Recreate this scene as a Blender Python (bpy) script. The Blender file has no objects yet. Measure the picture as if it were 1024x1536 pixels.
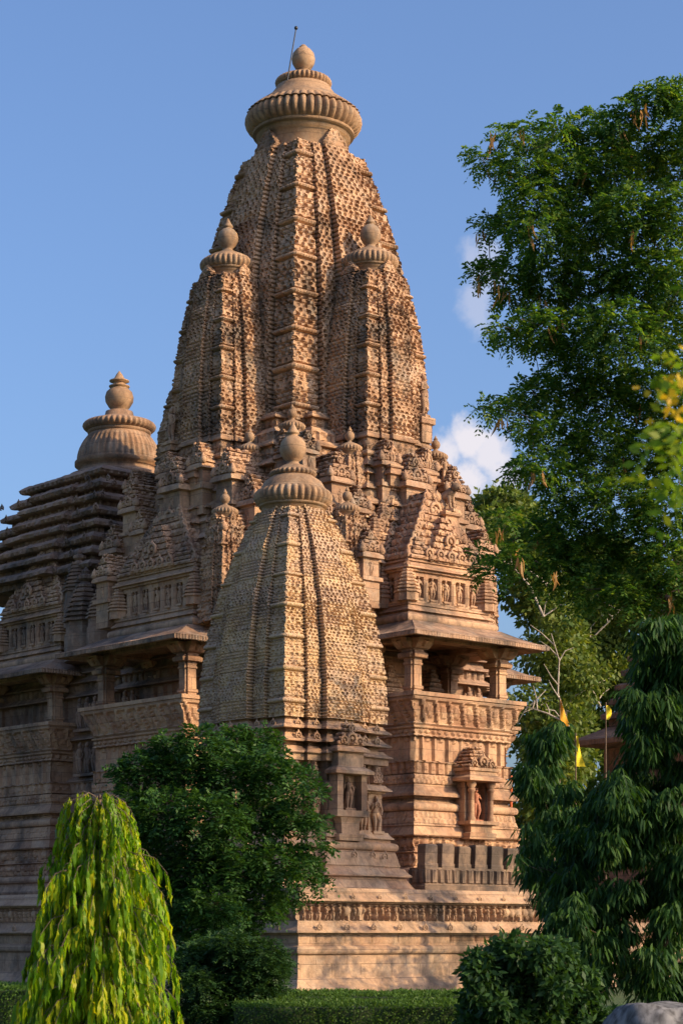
import bpy, math, random
import numpy as np
from mathutils import Matrix, Vector

# ------------------------------------------------------------------ camera, sky, sun
S = bpy.context.scene
COL = S.collection
F = 3126.0            # focal length in pixels of the 1024 px wide photograph
HZ = 1405.0           # row of the horizon
EYE = 1.6
cam = bpy.data.cameras.new('camera')
cam.sensor_fit = 'AUTO'; cam.sensor_width = 36.0
cam.lens = F / 1536 * 36.0
cam.shift_y = (HZ - 768) / 1536
cam.clip_start = 0.5; cam.clip_end = 5000
cam.dof.use_dof = True; cam.dof.focus_distance = 66.0; cam.dof.aperture_fstop = 5.6
camo = bpy.data.objects.new('camera', cam); COL.objects.link(camo)
camo.location = (0, 0, EYE); camo.rotation_euler = (math.radians(90), 0, 0)
S.camera = camo

SUN_AZ = math.radians(113)     # clockwise from +Y
SUN_EL = math.radians(25)
sd = Vector((math.sin(SUN_AZ) * math.cos(SUN_EL), math.cos(SUN_AZ) * math.cos(SUN_EL), math.sin(SUN_EL)))
sun = bpy.data.lights.new('sun', 'SUN'); sun.energy = 4.3; sun.angle = math.radians(0.5); sun.color = (1.0, 0.755, 0.43)
suno = bpy.data.objects.new('sun', sun); COL.objects.link(suno)
suno.rotation_euler = sd.to_track_quat('Z', 'Y').to_euler(); suno.location = sd * 120

world = bpy.data.worlds.new('World'); S.world = world; world.use_nodes = True
def build_world():
    nt = world.node_tree; nt.nodes.clear()
    N = nt.nodes.new; L = nt.links.new
    out = N('ShaderNodeOutputWorld'); bg = N('ShaderNodeBackground'); bg.inputs['Strength'].default_value = 0.145
    sky = N('ShaderNodeTexSky'); sky.sky_type = 'NISHITA'; sky.sun_disc = False
    sky.sun_elevation = SUN_EL; sky.sun_rotation = SUN_AZ
    sky.air_density = 1.0; sky.dust_density = 4.0; sky.ozone_density = 4.0
    tc = N('ShaderNodeTexCoord')
    sep = N('ShaderNodeSeparateXYZ'); L(tc.outputs['Generated'], sep.inputs[0])
    def math_(op, a, b=None, clamp=False):
        m = N('ShaderNodeMath'); m.operation = op; m.use_clamp = clamp
        for i, v in enumerate((a, b)):
            if v is None: continue
            if hasattr(v, 'links'): L(v, m.inputs[i])
            else: m.inputs[i].default_value = v
        return m.outputs[0]
    ax = math_('DIVIDE', sep.outputs[0], math_('MAXIMUM', sep.outputs[1], 0.05))
    az = math_('DIVIDE', sep.outputs[2], math_('MAXIMUM', sep.outputs[1], 0.05))
    no = N('ShaderNodeTexNoise'); no.inputs['Scale'].default_value = 55; no.inputs['Detail'].default_value = 6; no.inputs['Roughness'].default_value = 0.5
    L(tc.outputs['Generated'], no.inputs['Vector'])
    n2 = N('ShaderNodeTexNoise'); n2.inputs['Scale'].default_value = 170; n2.inputs['Detail'].default_value = 8; n2.inputs['Roughness'].default_value = 0.6
    L(tc.outputs['Generated'], n2.inputs['Vector'])
    nz = math_('ADD', math_('MULTIPLY', math_('SUBTRACT', no.outputs['Fac'], 0.5), 1.7), math_('MULTIPLY', math_('SUBTRACT', n2.outputs['Fac'], 0.5), .9))
    total = None
    # billows of the low cumulus bank and one faint wisp higher up: (azimuth tangent, elevation tangent, radii, density)
    for cx, cz, rx, rz, dens in ((.0605, .236, .010, .012, .95), (.052, .231, .010, .012, .9), (.070, .2285, .012, .013, .9), (.060, .220, .016, .016, .95), (.078, .219, .012, .012, .7),
                                 (.068, .322, .012, .016, .36), (.065, .304, .010, .016, .34)):
        dx = math_('DIVIDE', math_('SUBTRACT', ax, cx), rx); dz = math_('DIVIDE', math_('SUBTRACT', az, cz), rz)
        d = math_('SQRT', math_('ADD', math_('MULTIPLY', dx, dx), math_('MULTIPLY', dz, dz)))
        d = math_('ADD', d, nz)
        mr = N('ShaderNodeMapRange'); mr.interpolation_type = 'SMOOTHSTEP'
        mr.inputs['From Min'].default_value = 1.2; mr.inputs['From Max'].default_value = 0.35
        mr.inputs['To Min'].default_value = 0; mr.inputs['To Max'].default_value = dens
        L(d, mr.inputs['Value'])
        total = mr.outputs[0] if total is None else math_('MAXIMUM', total, mr.outputs[0])
    tint = N('ShaderNodeMix'); tint.data_type = 'RGBA'; tint.blend_type = 'MULTIPLY'; tint.inputs[0].default_value = 1
    L(sky.outputs[0], tint.inputs[6]); tint.inputs[7].default_value = SKY_TINT
    mix = N('ShaderNodeMix'); mix.data_type = 'RGBA'
    L(total, mix.inputs[0]); L(tint.outputs[2], mix.inputs[6]); mix.inputs[7].default_value = CLOUD_COL
    L(mix.outputs[2], bg.inputs['Color']); L(bg.outputs[0], out.inputs[0])
SKY_TINT = (1.06, 1.12, 1.26, 1)
CLOUD_COL = (4.7, 4.45, 4.7, 1)
build_world()
S.view_settings.view_transform = 'Standard'; S.view_settings.look = 'None'
S.view_settings.exposure = 0.38; S.view_settings.gamma = 1.0; S.view_settings.use_curve_mapping = False

# ------------------------------------------------------------------ helpers
rng = np.random.default_rng(7)
def px(x, y, Y):
    """point at distance Y seen at photograph pixel (x, y)"""
    return np.array(((x - 512) / F * Y, Y, EYE + (HZ - y) / F * Y))
def h2(a, b):
    v = np.sin(np.asarray(a) * 127.1 + np.asarray(b) * 311.7) * 43758.5453
    return v - np.floor(v)
def vnoise(a, b):
    a = np.asarray(a, float); b = np.asarray(b, float)
    ia, ib = np.floor(a), np.floor(b); fa, fb = a - ia, b - ib
    fa = fa * fa * (3 - 2 * fa); fb = fb * fb * (3 - 2 * fb)
    return (h2(ia, ib) * (1 - fa) + h2(ia + 1, ib) * fa) * (1 - fb) + (h2(ia, ib + 1) * (1 - fa) + h2(ia + 1, ib + 1) * fa) * fb

class MB:
    """collects geometry and links it as ONE mesh object"""
    def __init__(s): s.V = []; s.Q = []; s.T = []; s.n = 0; s.M = None; s.sm4 = []; s.sm3 = []
    def add(s, V, Fc, smooth=False):
        V = np.asarray(V, float).reshape(-1, 3)
        if s.M is not None:
            M = np.array(s.M); V = V @ M[:3, :3].T + M[:3, 3]
        Fc = np.asarray(Fc, int) + s.n
        s.V.append(V); s.n += len(V)
        if Fc.shape[1] == 4: s.Q.append(Fc); s.sm4.append(np.full(len(Fc), smooth))
        else: s.T.append(Fc); s.sm3.append(np.full(len(Fc), smooth))
    def grid(s, P, wrap=False, smooth=False, cap0=False, cap1=False):
        R, C = P.shape[:2]
        i = np.arange(R * C).reshape(R, C)
        j = np.roll(i, -1, 1) if wrap else i[:, 1:]
        a = i if wrap else i[:, :-1]
        Fc = np.stack([a[:-1], j[:-1], j[1:], a[1:]], -1).reshape(-1, 4)
        s.add(P.reshape(-1, 3), Fc, smooth)
        for flag, row, rev in ((cap0, 0, True), (cap1, R - 1, False)):
            if flag:
                ring = P[row]; c = ring.mean(0); k = np.arange(C); kn = np.roll(k, -1)
                t = np.stack([k, kn, np.full(C, C)], -1)
                if rev: t = t[:, ::-1]
                s.add(np.vstack([ring, c]), t, False)
    def box(s, x0, x1, y0, y1, z0, z1):
        V = [(x0, y0, z0), (x1, y0, z0), (x1, y1, z0), (x0, y1, z0), (x0, y0, z1), (x1, y0, z1), (x1, y1, z1), (x0, y1, z1)]
        s.add(V, [(0, 3, 2, 1), (4, 5, 6, 7), (0, 1, 5, 4), (1, 2, 6, 5), (2, 3, 7, 6), (3, 0, 4, 7)])
    def lathe(s, prof, n=32, c=(0, 0, 0), ribs=0, amp=0.0, smooth=True):
        prof = np.asarray(prof, float); th = np.linspace(0, 2 * np.pi, n, endpoint=False)
        R = prof[:, 0][:, None] * np.ones(n)
        if ribs:
            a = prof[:, 2][:, None] if prof.shape[1] > 2 else 1.0
            R = R * (1 - amp * a * (1 - np.abs(np.cos(th * ribs / 2))[None]) ** 1.3)
        P = np.stack([R * np.cos(th) + c[0], R * np.sin(th) + c[1], np.repeat(prof[:, 1][:, None], n, 1) + c[2]], -1)
        s.grid(P, True, smooth, True, True)
    def tube(s, pts, rad, n=6, smooth=True):
        pts = np.asarray(pts, float); rad = np.asarray(rad, float) * np.ones(len(pts))
        T = np.gradient(pts, axis=0); T /= np.linalg.norm(T, axis=1)[:, None] + 1e-9
        ref = np.array((0.31, 0.87, 0.2)) if abs(T[0][2]) > .8 else np.array((0, 0, 1.0))
        A = np.cross(T, ref); A /= np.linalg.norm(A, axis=1)[:, None] + 1e-9
        B = np.cross(T, A)
        th = np.linspace(0, 2 * np.pi, n, endpoint=False)
        P = pts[:, None] + rad[:, None, None] * (np.cos(th)[None, :, None] * A[:, None] + np.sin(th)[None, :, None] * B[:, None])
        s.grid(P, True, smooth, True, True)
    def ball(s, c, r, n=8, sq=(1, 1, 1)):
        a = np.linspace(0.001, np.pi - .001, n); th = np.linspace(0, 2 * np.pi, n + 2, endpoint=False)
        P = np.stack([np.sin(a)[:, None] * np.cos(th) * r * sq[0] + c[0], np.sin(a)[:, None] * np.sin(th) * r * sq[1] + c[1], -(np.cos(a)[:, None] * np.ones_like(th)) * r * sq[2] + c[2]], -1)
        s.grid(P, True, True)
    def build(s, name, mat, parent=None, mats=None):
        me = bpy.data.meshes.new(name)
        V = np.vstack(s.V).astype(np.float32)
        Q = np.vstack(s.Q) if s.Q else np.zeros((0, 4), int); T = np.vstack(s.T) if s.T else np.zeros((0, 3), int)
        me.vertices.add(len(V)); me.vertices.foreach_set('co', V.ravel())
        nl = Q.size + T.size; me.loops.add(nl)
        me.loops.foreach_set('vertex_index', np.concatenate([Q.ravel(), T.ravel()]).astype(np.int32))
        me.polygons.add(len(Q) + len(T))
        st = np.concatenate([np.arange(len(Q)) * 4, Q.size + np.arange(len(T)) * 3]).astype(np.int32)
        me.polygons.foreach_set('loop_start', st)
        sm = np.concatenate(s.sm4 + s.sm3) if (s.sm4 or s.sm3) else np.zeros(0, bool)
        me.update(calc_edges=True)
        me.polygons.foreach_set('use_smooth', sm.astype(bool))
        me.validate(); me.update()
        me.materials.append(mat)
        o = bpy.data.objects.new(name, me); COL.objects.link(o)
        if parent is not None: o.parent = parent
        return o

def tag(o, label, cat, group=None, kind=None):
    o['label'] = label; o['category'] = cat
    if group: o['group'] = group
    if kind: o['kind'] = kind
    return o
def thing(name, label, cat, loc=(0, 0, 0), rz=0, group=None):
    o = bpy.data.objects.new(name, None); COL.objects.link(o); o.empty_display_size = .3
    o.location = loc; o.rotation_euler = (0, 0, rz)
    return tag(o, label, cat, group)
def copy_tree(o, parent=None):
    c = o.copy(); COL.objects.link(c)
    if parent is not None: c.parent = parent
    for ch in list(o.children): copy_tree(ch, c)
    return c

# ------------------------------------------------------------------ materials
def new_mat(name):
    m = bpy.data.materials.new(name); m.use_nodes = True
    nt = m.node_tree; b = nt.nodes['Principled BSDF']
    return m, nt, b, nt.nodes.new, nt.links.new
def ramp(N, stops):
    r = N('ShaderNodeValToRGB'); e = r.color_ramp.elements
    while len(e) < len(stops): e.new(0.5)
    for el, (p, c) in zip(e, stops): el.position = p; el.color = (*c, 1)
    return r
def stone(name, cols, stain=(0.5, 0.62), stain_col=(0.06, 0.05, 0.045), lichen=0.0, block=0.5, bump=0.5, stain_amt=.85):
    m, nt, b, N, L = new_mat(name)
    tc = N('ShaderNodeTexCoord')
    def noise(scale, detail=5, rough=.6, sc=(1, 1, 1)):
        mp = N('ShaderNodeMapping'); mp.inputs['Scale'].default_value = sc; L(tc.outputs['Object'], mp.inputs[0])
        n = N('ShaderNodeTexNoise'); n.inputs['Scale'].default_value = scale; n.inputs['Detail'].default_value = detail; n.inputs['Roughness'].default_value = rough
        L(mp.outputs[0], n.inputs['Vector']); return n.outputs['Fac']
    def mix(f, a, c, mode='MIX'):
        x = N('ShaderNodeMix'); x.data_type = 'RGBA'; x.blend_type = mode
        for i, v in ((0, f), (6, a), (7, c)):
            if hasattr(v, 'links'): L(v, x.inputs[i])
            else: x.inputs[i].default_value = v if i == 0 else (*v, 1)
        return x.outputs[2]
    # coursed blocks, each with a tone of its own, and the joints between them
    sx = N('ShaderNodeSeparateXYZ'); L(tc.outputs['Object'], sx.inputs[0])
    xy = N('ShaderNodeMath'); xy.operation = 'ADD'; L(sx.outputs[0], xy.inputs[0]); L(sx.outputs[1], xy.inputs[1])
    cb = N('ShaderNodeCombineXYZ'); L(xy.outputs[0], cb.inputs[0]); L(sx.outputs[2], cb.inputs[1])
    br = N('ShaderNodeTexBrick'); L(cb.outputs[0], br.inputs['Vector']); br.offset_frequency = 2; br.squash = .7; br.squash_frequency = 3
    br.inputs['Color1'].default_value = (0, 0, 0, 1); br.inputs['Color2'].default_value = (1, 1, 1, 1); br.inputs['Mortar'].default_value = (.3, .3, .3, 1)
    br.inputs['Scale'].default_value = 1; br.inputs['Mortar Size'].default_value = .012; br.inputs['Mortar Smooth'].default_value = .4; br.inputs['Bias'].default_value = 0
    br.inputs['Brick Width'].default_value = 1.15; br.inputs['Row Height'].default_value = .41
    sp = N('ShaderNodeSeparateColor'); L(br.outputs['Color'], sp.inputs[0])
    add = N('ShaderNodeMath'); add.operation = 'MULTIPLY_ADD'; L(sp.outputs[0], add.inputs[0]); add.inputs[1].default_value = block
    mid = N('ShaderNodeMath'); mid.operation = 'MULTIPLY_ADD'; L(noise(.9, 6), mid.inputs[0]); mid.inputs[1].default_value = 1.5; mid.inputs[2].default_value = -.25 - block * .5
    L(mid.outputs[0], add.inputs[2])
    r = ramp(N, [(i / (len(cols) - 1), c) for i, c in enumerate(cols)]); L(add.outputs[0], r.inputs[0])
    col = r.outputs[0]
    fine = ramp(N, [(.3, (.72, .72, .74)), (.7, (1.12, 1.1, 1.06))]); L(noise(9, 8, .7), fine.inputs[0])
    col = mix(1.0, col, fine.outputs[0], 'MULTIPLY')
    # black lichen and rain streaks
    sr = ramp(N, [(stain[0], (0, 0, 0)), (stain[1], (stain_amt,) * 3)]); L(noise(.55, 9, .72, (1, 1, .55)), sr.inputs[0])
    col = mix(sr.outputs[0], col, stain_col)
    if lichen:
        lr = ramp(N, [(.5, (0, 0, 0)), (.66, (lichen,) * 3)]); L(noise(1.7, 7, .65), lr.inputs[0])
        col = mix(lr.outputs[0], col, (.42, .40, .34))
    jm = N('ShaderNodeMath'); jm.operation = 'MULTIPLY'; L(br.outputs['Fac'], jm.inputs[0]); jm.inputs[1].default_value = .5
    col = mix(jm.outputs[0], col, (.11, .08, .06))
    L(col, b.inputs['Base Color'])
    b.inputs['Roughness'].default_value = .92; b.inputs['Specular IOR Level'].default_value = .15
    bm = N('ShaderNodeBump'); bm.inputs['Strength'].default_value = bump; bm.inputs['Distance'].default_value = .05
    hh = N('ShaderNodeMath'); hh.operation = 'MULTIPLY_ADD'; L(br.outputs['Fac'], hh.inputs[0]); hh.inputs[1].default_value = -.5; L(noise(14, 9, .75), hh.inputs[2])
    L(hh.outputs[0], bm.inputs['Height']); L(bm.outputs[0], b.inputs['Normal'])
    return m
ST_MAIN = stone('spire_sandstone', [(.25, .135, .08), (.43, .25, .145), (.56, .345, .21), (.46, .295, .20)], (.48, .65), lichen=.22, block=.55)
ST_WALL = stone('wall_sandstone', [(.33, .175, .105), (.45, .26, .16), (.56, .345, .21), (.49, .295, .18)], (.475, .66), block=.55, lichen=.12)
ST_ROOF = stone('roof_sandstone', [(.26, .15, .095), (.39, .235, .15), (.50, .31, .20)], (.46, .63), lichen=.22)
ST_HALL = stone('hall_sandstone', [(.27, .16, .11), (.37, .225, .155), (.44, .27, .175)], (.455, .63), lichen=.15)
ST_SHRINE = stone('shrine_sandstone', [(.41, .265, .18), (.50, .335, .225), (.59, .395, .235), (.53, .355, .255)], (.56, .76), lichen=.15, block=.5)
ST_PLAT = stone('platform_sandstone', [(.36, .215, .14), (.47, .30, .195), (.55, .36, .23)], (.44, .62), block=.55, lichen=.15)
def yellow_lichen(m):
    """golden lichen crusting the shrine's spire on all sides in ragged patches"""
    nt = m.node_tree; N = nt.nodes.new; L = nt.links.new; b = nt.nodes['Principled BSDF']
    src = b.inputs['Base Color'].links[0].from_socket
    tc = N('ShaderNodeTexCoord'); n = N('ShaderNodeTexNoise'); n.inputs['Scale'].default_value = .9; n.inputs['Detail'].default_value = 9; n.inputs['Roughness'].default_value = .7; L(tc.outputs['Object'], n.inputs['Vector'])
    def mr(v, a, c):
        q = N('ShaderNodeMapRange'); q.inputs['From Min'].default_value = a; q.inputs['From Max'].default_value = c; L(v, q.inputs['Value']); return q.outputs[0]
    f = mr(n.outputs['Fac'], .50, .80)
    x = N('ShaderNodeMix'); x.data_type = 'RGBA'; L(f, x.inputs[0]); L(src, x.inputs[6]); x.inputs[7].default_value = (.60, .395, .19, 1)
    L(x.outputs[2], b.inputs['Base Color'])
yellow_lichen(ST_SHRINE)
ST_DARK = stone('blackened_sandstone', [(.17, .12, .09), (.28, .19, .135), (.38, .25, .165)], (.46, .6))
ST_SMOOTH = stone('finial_sandstone', [(.30, .175, .10), (.40, .245, .145), (.46, .30, .19)], (.48, .66), block=.2, bump=.3, lichen=.2)

def leafmat(name, c1, c2, c3=None, trans=.35, rough=.5, tcol=None):
    m, nt, b, N, L = new_mat(name)
    g = N('ShaderNodeNewGeometry')
    r = ramp(N, [(0, c1), (.55, c2), (1, c3 or c2)]); L(g.outputs['Random Per Island'], r.inputs[0])
    L(r.outputs[0], b.inputs['Base Color']); b.inputs['Roughness'].default_value = rough
    b.inputs['Specular IOR Level'].default_value = .2
    t = N('ShaderNodeBsdfTranslucent')
    if tcol: t.inputs[0].default_value = (*tcol, 1)
    else:
        x = N('ShaderNodeMix'); x.data_type = 'RGBA'; x.blend_type = 'MULTIPLY'; x.inputs[0].default_value = 1
        L(r.outputs[0], x.inputs[6]); x.inputs[7].default_value = (1.6, 1.5, .5, 1); L(x.outputs[2], t.inputs[0])
    ms = N('ShaderNodeMixShader'); ms.inputs[0].default_value = trans
    L(b.outputs[0], ms.inputs[1]); L(t.outputs[0], ms.inputs[2])
    L(ms.outputs[0], nt.nodes['Material Output'].inputs[0])
    return m
LF_BIG = leafmat('dark_pinnate_leaf', (.034, .095, .022), (.07, .155, .03), (.17, .24, .04), trans=.5)
LF_MID = leafmat('garden_tree_leaf', (.020, .065, .016), (.035, .09, .020), (.06, .13, .024))
LF_SHRUB = leafmat('shrub_leaf', (.018, .05, .015), (.03, .075, .02), (.05, .105, .026))
LF_ASH = leafmat('bright_drooping_leaf', (.07, .17, .008), (.21, .36, .010), (.46, .44, .015), trans=.55, rough=.4)
LF_DROOP = leafmat('dark_drooping_leaf', (.014, .045, .011), (.026, .072, .016), (.07, .14, .024), rough=.6)
LF_BACK = leafmat('sunny_far_leaf', (.075, .12, .025), (.11, .16, .032), (.18, .20, .045))
LF_HEDGE = leafmat('hedge_leaf', (.04, .09, .018), (.065, .13, .022), (.09, .16, .028))
LF_NEAR = leafmat('near_branch_leaf', (.10, .19, .02), (.15, .24, .025), (.22, .26, .03), trans=.45)
LF_YEL = leafmat('yellow_leaf', (.45, .30, .02), (.55, .38, .03), (.5, .3, .02), trans=.4)
LF_POD = leafmat('dry_pod', (.22, .11, .04), (.32, .17, .06), (.42, .22, .07), trans=.25)
def bark(name, c1, c2):
    m, nt, b, N, L = new_mat(name)
    tc = N('ShaderNodeTexCoord'); n = N('ShaderNodeTexNoise'); n.inputs['Scale'].default_value = 6; n.inputs['Detail'].default_value = 6
    mp = N('ShaderNodeMapping'); mp.inputs['Scale'].default_value = (2, 2, .5); L(tc.outputs['Object'], mp.inputs[0]); L(mp.outputs[0], n.inputs['Vector'])
    r = ramp(N, [(.35, c1), (.65, c2)]); L(n.outputs['Fac'], r.inputs[0]); L(r.outputs[0], b.inputs['Base Color']); b.inputs['Roughness'].default_value = .9
    bm = N('ShaderNodeBump'); bm.inputs['Strength'].default_value = .6; L(n.outputs['Fac'], bm.inputs['Height']); L(bm.outputs[0], b.inputs['Normal'])
    return m
BK = bark('brown_bark', (.07, .045, .03), (.16, .11, .075))
BK_PALE = bark('pale_bark', (.30, .24, .19), (.48, .41, .33))
def plain(name, c, rough=.6, metal=0, nscale=20, var=.25):
    m, nt, b, N, L = new_mat(name)
    tc = N('ShaderNodeTexCoord'); n = N('ShaderNodeTexNoise'); n.inputs['Scale'].default_value = nscale; n.inputs['Detail'].default_value = 5
    L(tc.outputs['Object'], n.inputs['Vector'])
    r = ramp(N, [(.3, tuple(x * (1 - var) for x in c)), (.7, tuple(min(1, x * (1 + var)) for x in c))]); L(n.outputs['Fac'], r.inputs[0])
    L(r.outputs[0], b.inputs['Base Color']); b.inputs['Roughness'].default_value = rough; b.inputs['Metallic'].default_value = metal
    return m
IRON = plain('dark_iron', (.05, .05, .055), .5, .6)
CLOTH_O = plain('orange_cloth', (.75, .34, .02), .8)
CLOTH_Y = plain('yellow_cloth', (.80, .62, .02), .8)
RED = plain('red_oxide_paint', (.50, .11, .03), .6)

# ------------------------------------------------------------------ ground
def build_ground():
    m, nt, b, N, L = new_mat('lawn_grass')
    tc = N('ShaderNodeTexCoord')
    n = N('ShaderNodeTexNoise'); n.inputs['Scale'].default_value = .35; n.inputs['Detail'].default_value = 8; L(tc.outputs['Object'], n.inputs['Vector'])
    n2 = N('ShaderNodeTexNoise'); n2.inputs['Scale'].default_value = 22; n2.inputs['Detail'].default_value = 6; L(tc.outputs['Object'], n2.inputs['Vector'])
    r = ramp(N, [(.3, (.04, .075, .018)), (.6, (.06, .10, .022)), (.8, (.11, .10, .04))]); L(n.outputs['Fac'], r.inputs[0])
    L(r.outputs[0], b.inputs['Base Color']); b.inputs['Roughness'].default_value = .95
    bm = N('ShaderNodeBump'); bm.inputs['Strength'].default_value = 1; bm.inputs['Distance'].default_value = .1; L(n2.outputs['Fac'], bm.inputs['Height']); L(bm.outputs[0], b.inputs['Normal'])
    mb = MB()
    r = np.array([.1, 15, 30, 50, 80, 130, 250, 600, 2500]); th = np.linspace(0, 2 * np.pi, 48, endpoint=False)
    P = np.stack([r[:, None] * np.cos(th), r[:, None] * np.sin(th) + 40, (vnoise(r[:, None] * np.cos(th) * .05, r[:, None] * np.sin(th) * .05) - .5) * .1], -1)
    mb.grid(P[:, ::-1][:, :], True, True)
    V = np.vstack(mb.V)
    tag(mb.build('ground', m), 'green lawn spreading round the temple platform', 'lawn', kind='structure')
build_ground()

# ------------------------------------------------------------------ carved stone: sweeps with displaced relief
def segprof(z, segs, dz=.05):
    """moulding profile from the bottom up -> rows (offset, z), list of band z ranges"""
    rows = []; bands = {}
    for sg in segs:
        k, h = sg[0], sg[1]; n = max(2, int(math.ceil(h / dz)) + 1); t = np.linspace(0, 1, n)
        if k == 'f': o = np.full(n, sg[2])
        elif k == 's': o = sg[2] + (sg[3] - sg[2]) * t
        elif k == 'r': o = sg[2] + sg[3] * np.sqrt(np.maximum(0, 1 - (2 * t - 1) ** 2))
        elif k == 'k': o = sg[2] + sg[3] * np.where(t < .18, 1, ((1 - t) / .82) ** 1.5)
        rows += list(zip(o, z + t * h))
        name = sg[-1] if isinstance(sg[-1], str) and len(sg) > 2 else None
        if name: bands.setdefault(name, []).append((z, z + h))
        z += h
    return np.array(rows), bands, z
def sweep(mb, plan, rows, disp=None, ds=.06, dsb=.16, cap=True, scale=None, center=(0, 0), tags=None):
    """plan: counter-clockwise right-angled polygon; rows (offset, z); disp(tag, s, z, L) -> outward relief"""
    P0 = np.asarray(plan, float); n = len(P0); D = np.roll(P0, -1, 0) - P0; Ln = np.linalg.norm(D, axis=1)
    Nn = np.stack([D[:, 1], -D[:, 0]], -1) / Ln[:, None]
    Mi = np.empty_like(P0)
    for i in range(n):
        a, b = Nn[i - 1], Nn[i]
        Mi[i] = a if abs(a @ b) > .9 else a + b
    off = rows[:, 0]; z = rows[:, 1]
    sc = np.ones(len(z)) if scale is None else scale
    c = np.asarray(center)
    blocks = []
    for i in range(n):
        j = (i + 1) % n
        back = Nn[i] @ np.array((-.6, -.8)) < 0.05
        k = max(2, int(math.ceil(Ln[i] * sc.max() / (dsb if back else ds))) + 1)
        t = np.linspace(0, 1, k)
        A = sc[:, None] * (P0[i] - c) + c + off[:, None] * Mi[i]; B = sc[:, None] * (P0[j] - c) + c + off[:, None] * Mi[j]
        XY = A[:, None] * (1 - t)[None, :, None] + B[:, None] * t[None, :, None]
        if disp is not None:
            Lr = np.linalg.norm(B - A, axis=1)
            s = (t[None] - .5) * Lr[:, None]; zz = np.repeat(z[:, None], k, 1)
            d = disp(tags[i] if tags else 'w', s, zz, Lr[:, None] * np.ones_like(s))
            XY = XY + d[..., None] * Nn[i]
        blocks.append(np.concatenate([XY, np.repeat(z[:, None], k, 1)[..., None]], -1))
    P = np.concatenate(blocks, 1)
    mb.grid(P, True, False, False, cap)
def rect(x0, x1, y0, y1): return [(x0, y0), (x1, y0), (x1, y1), (x0, y1)]
def rectstack(mb, rows, disp=None, ds=.08, caps=(True, True)):
    """rows (z, x0, x1, y0, y1): a stack of rectangles from the bottom up"""
    R = np.asarray(rows, float); z = R[:, 0]
    wx = (R[:, 2] - R[:, 1]).max(); wy = (R[:, 4] - R[:, 3]).max()
    kx = max(2, int(wx / ds) + 1); ky = max(2, int(wy / ds) + 1)
    out = []
    for e, (k, N) in enumerate(((kx, (0, -1)), (ky, (1, 0)), (kx, (0, 1)), (ky, (-1, 0)))):
        t = np.linspace(0, 1, k)[None]
        x0, x1, y0, y1 = (R[:, i][:, None] for i in (1, 2, 3, 4))
        o = np.ones_like(t)
        if e == 0: X, Y, s = x0 + (x1 - x0) * t, y0 * o, (t - .5) * (x1 - x0)
        elif e == 1: X, Y, s = x1 * o, y0 + (y1 - y0) * t, (t - .5) * (y1 - y0)
        elif e == 2: X, Y, s = x1 + (x0 - x1) * t, y1 * o, (t - .5) * (x1 - x0)
        else: X, Y, s = x0 * o, y1 + (y0 - y1) * t, (t - .5) * (y1 - y0)
        Z = z[:, None] * o
        if disp is not None:
            d = disp(e, s, Z, (x1 - x0) * o if e % 2 == 0 else (y1 - y0) * o)
            X = X + d * N[0]; Y = Y + d * N[1]
        out.append(np.stack([X, Y, Z], -1))
    mb.grid(np.concatenate(out, 1), True, False, *caps)

# relief patterns
def rough(s, z, a=.012): return (vnoise(s * 5 + 17, z * 5) - .5) * 2 * a + (vnoise(s * 1.3, z * 1.3 + 9) - .5) * 2 * a
def honey(s, z, ch=.17, cw=.28, dep=.1):
    row = np.floor(z / ch); ft = z / ch - row
    sx = s / cw + .5 * (row % 2) + 100 + (h2(row, 3.7) - .5) * .35; ci = np.floor(sx); fs = sx - ci - .5
    worn = h2(row, ci); rr = .8 + .45 * h2(ci, row + 31)
    e = ((fs / .23) ** 2 + ((ft - .57) / .30) ** 2) / rr ** 2
    amp = .45 + 1.0 * vnoise(s * .8 + 13, z * .8)                       # whole blocks weathered smooth or cut deep
    d = np.where(e < 1, -dep * (.45 + .8 * worn), np.where((e < 2.3) & (worn > .15), dep * .28, 0)) * amp
    d = np.where(ft < .16, -dep * .5, d)
    blk = h2(np.floor(z / (ch * 3)), np.floor(s / .8 + .5 * (np.floor(z / (ch * 3)) % 2)))
    return d + (blk - .5) * .05 - np.where(blk > .965, .05, 0)
def spire_relief(kscale, seg):
    ch, cw, dep = .165 * kscale, .27 * kscale, .14 * kscale
    def f(tg, s, z, L):
        d = rough(s, z, .014)
        if tg == 'g': return d * .3 + np.where((z / ch) % 1 < .34, -.055 * kscale, .02)
        if tg == 'k':
            ph = z / seg; ph = ph - np.floor(ph)
            rib = .05 * kscale * np.abs(np.cos(s / (.13 * kscale) * np.pi)) + .05 * kscale
            q = honey(s, z, ch * 1.05, cw * 1.25, dep * .8) - .045 * np.exp(-((np.abs(s) - L * .12) / .05) ** 2)
            q = np.where(ph > .80, np.where(ph > .97, -.10 * kscale, np.where(ph < .84, -.10 * kscale, rib * np.sin((ph - .84) / .13 * np.pi).clip(0, 1) + .02)), q)
            return d + q
        if tg == 'p': return d + honey(s, z, ch, cw * .9, dep)
        return d + honey(s, z, ch, cw, dep)
    return f
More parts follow.
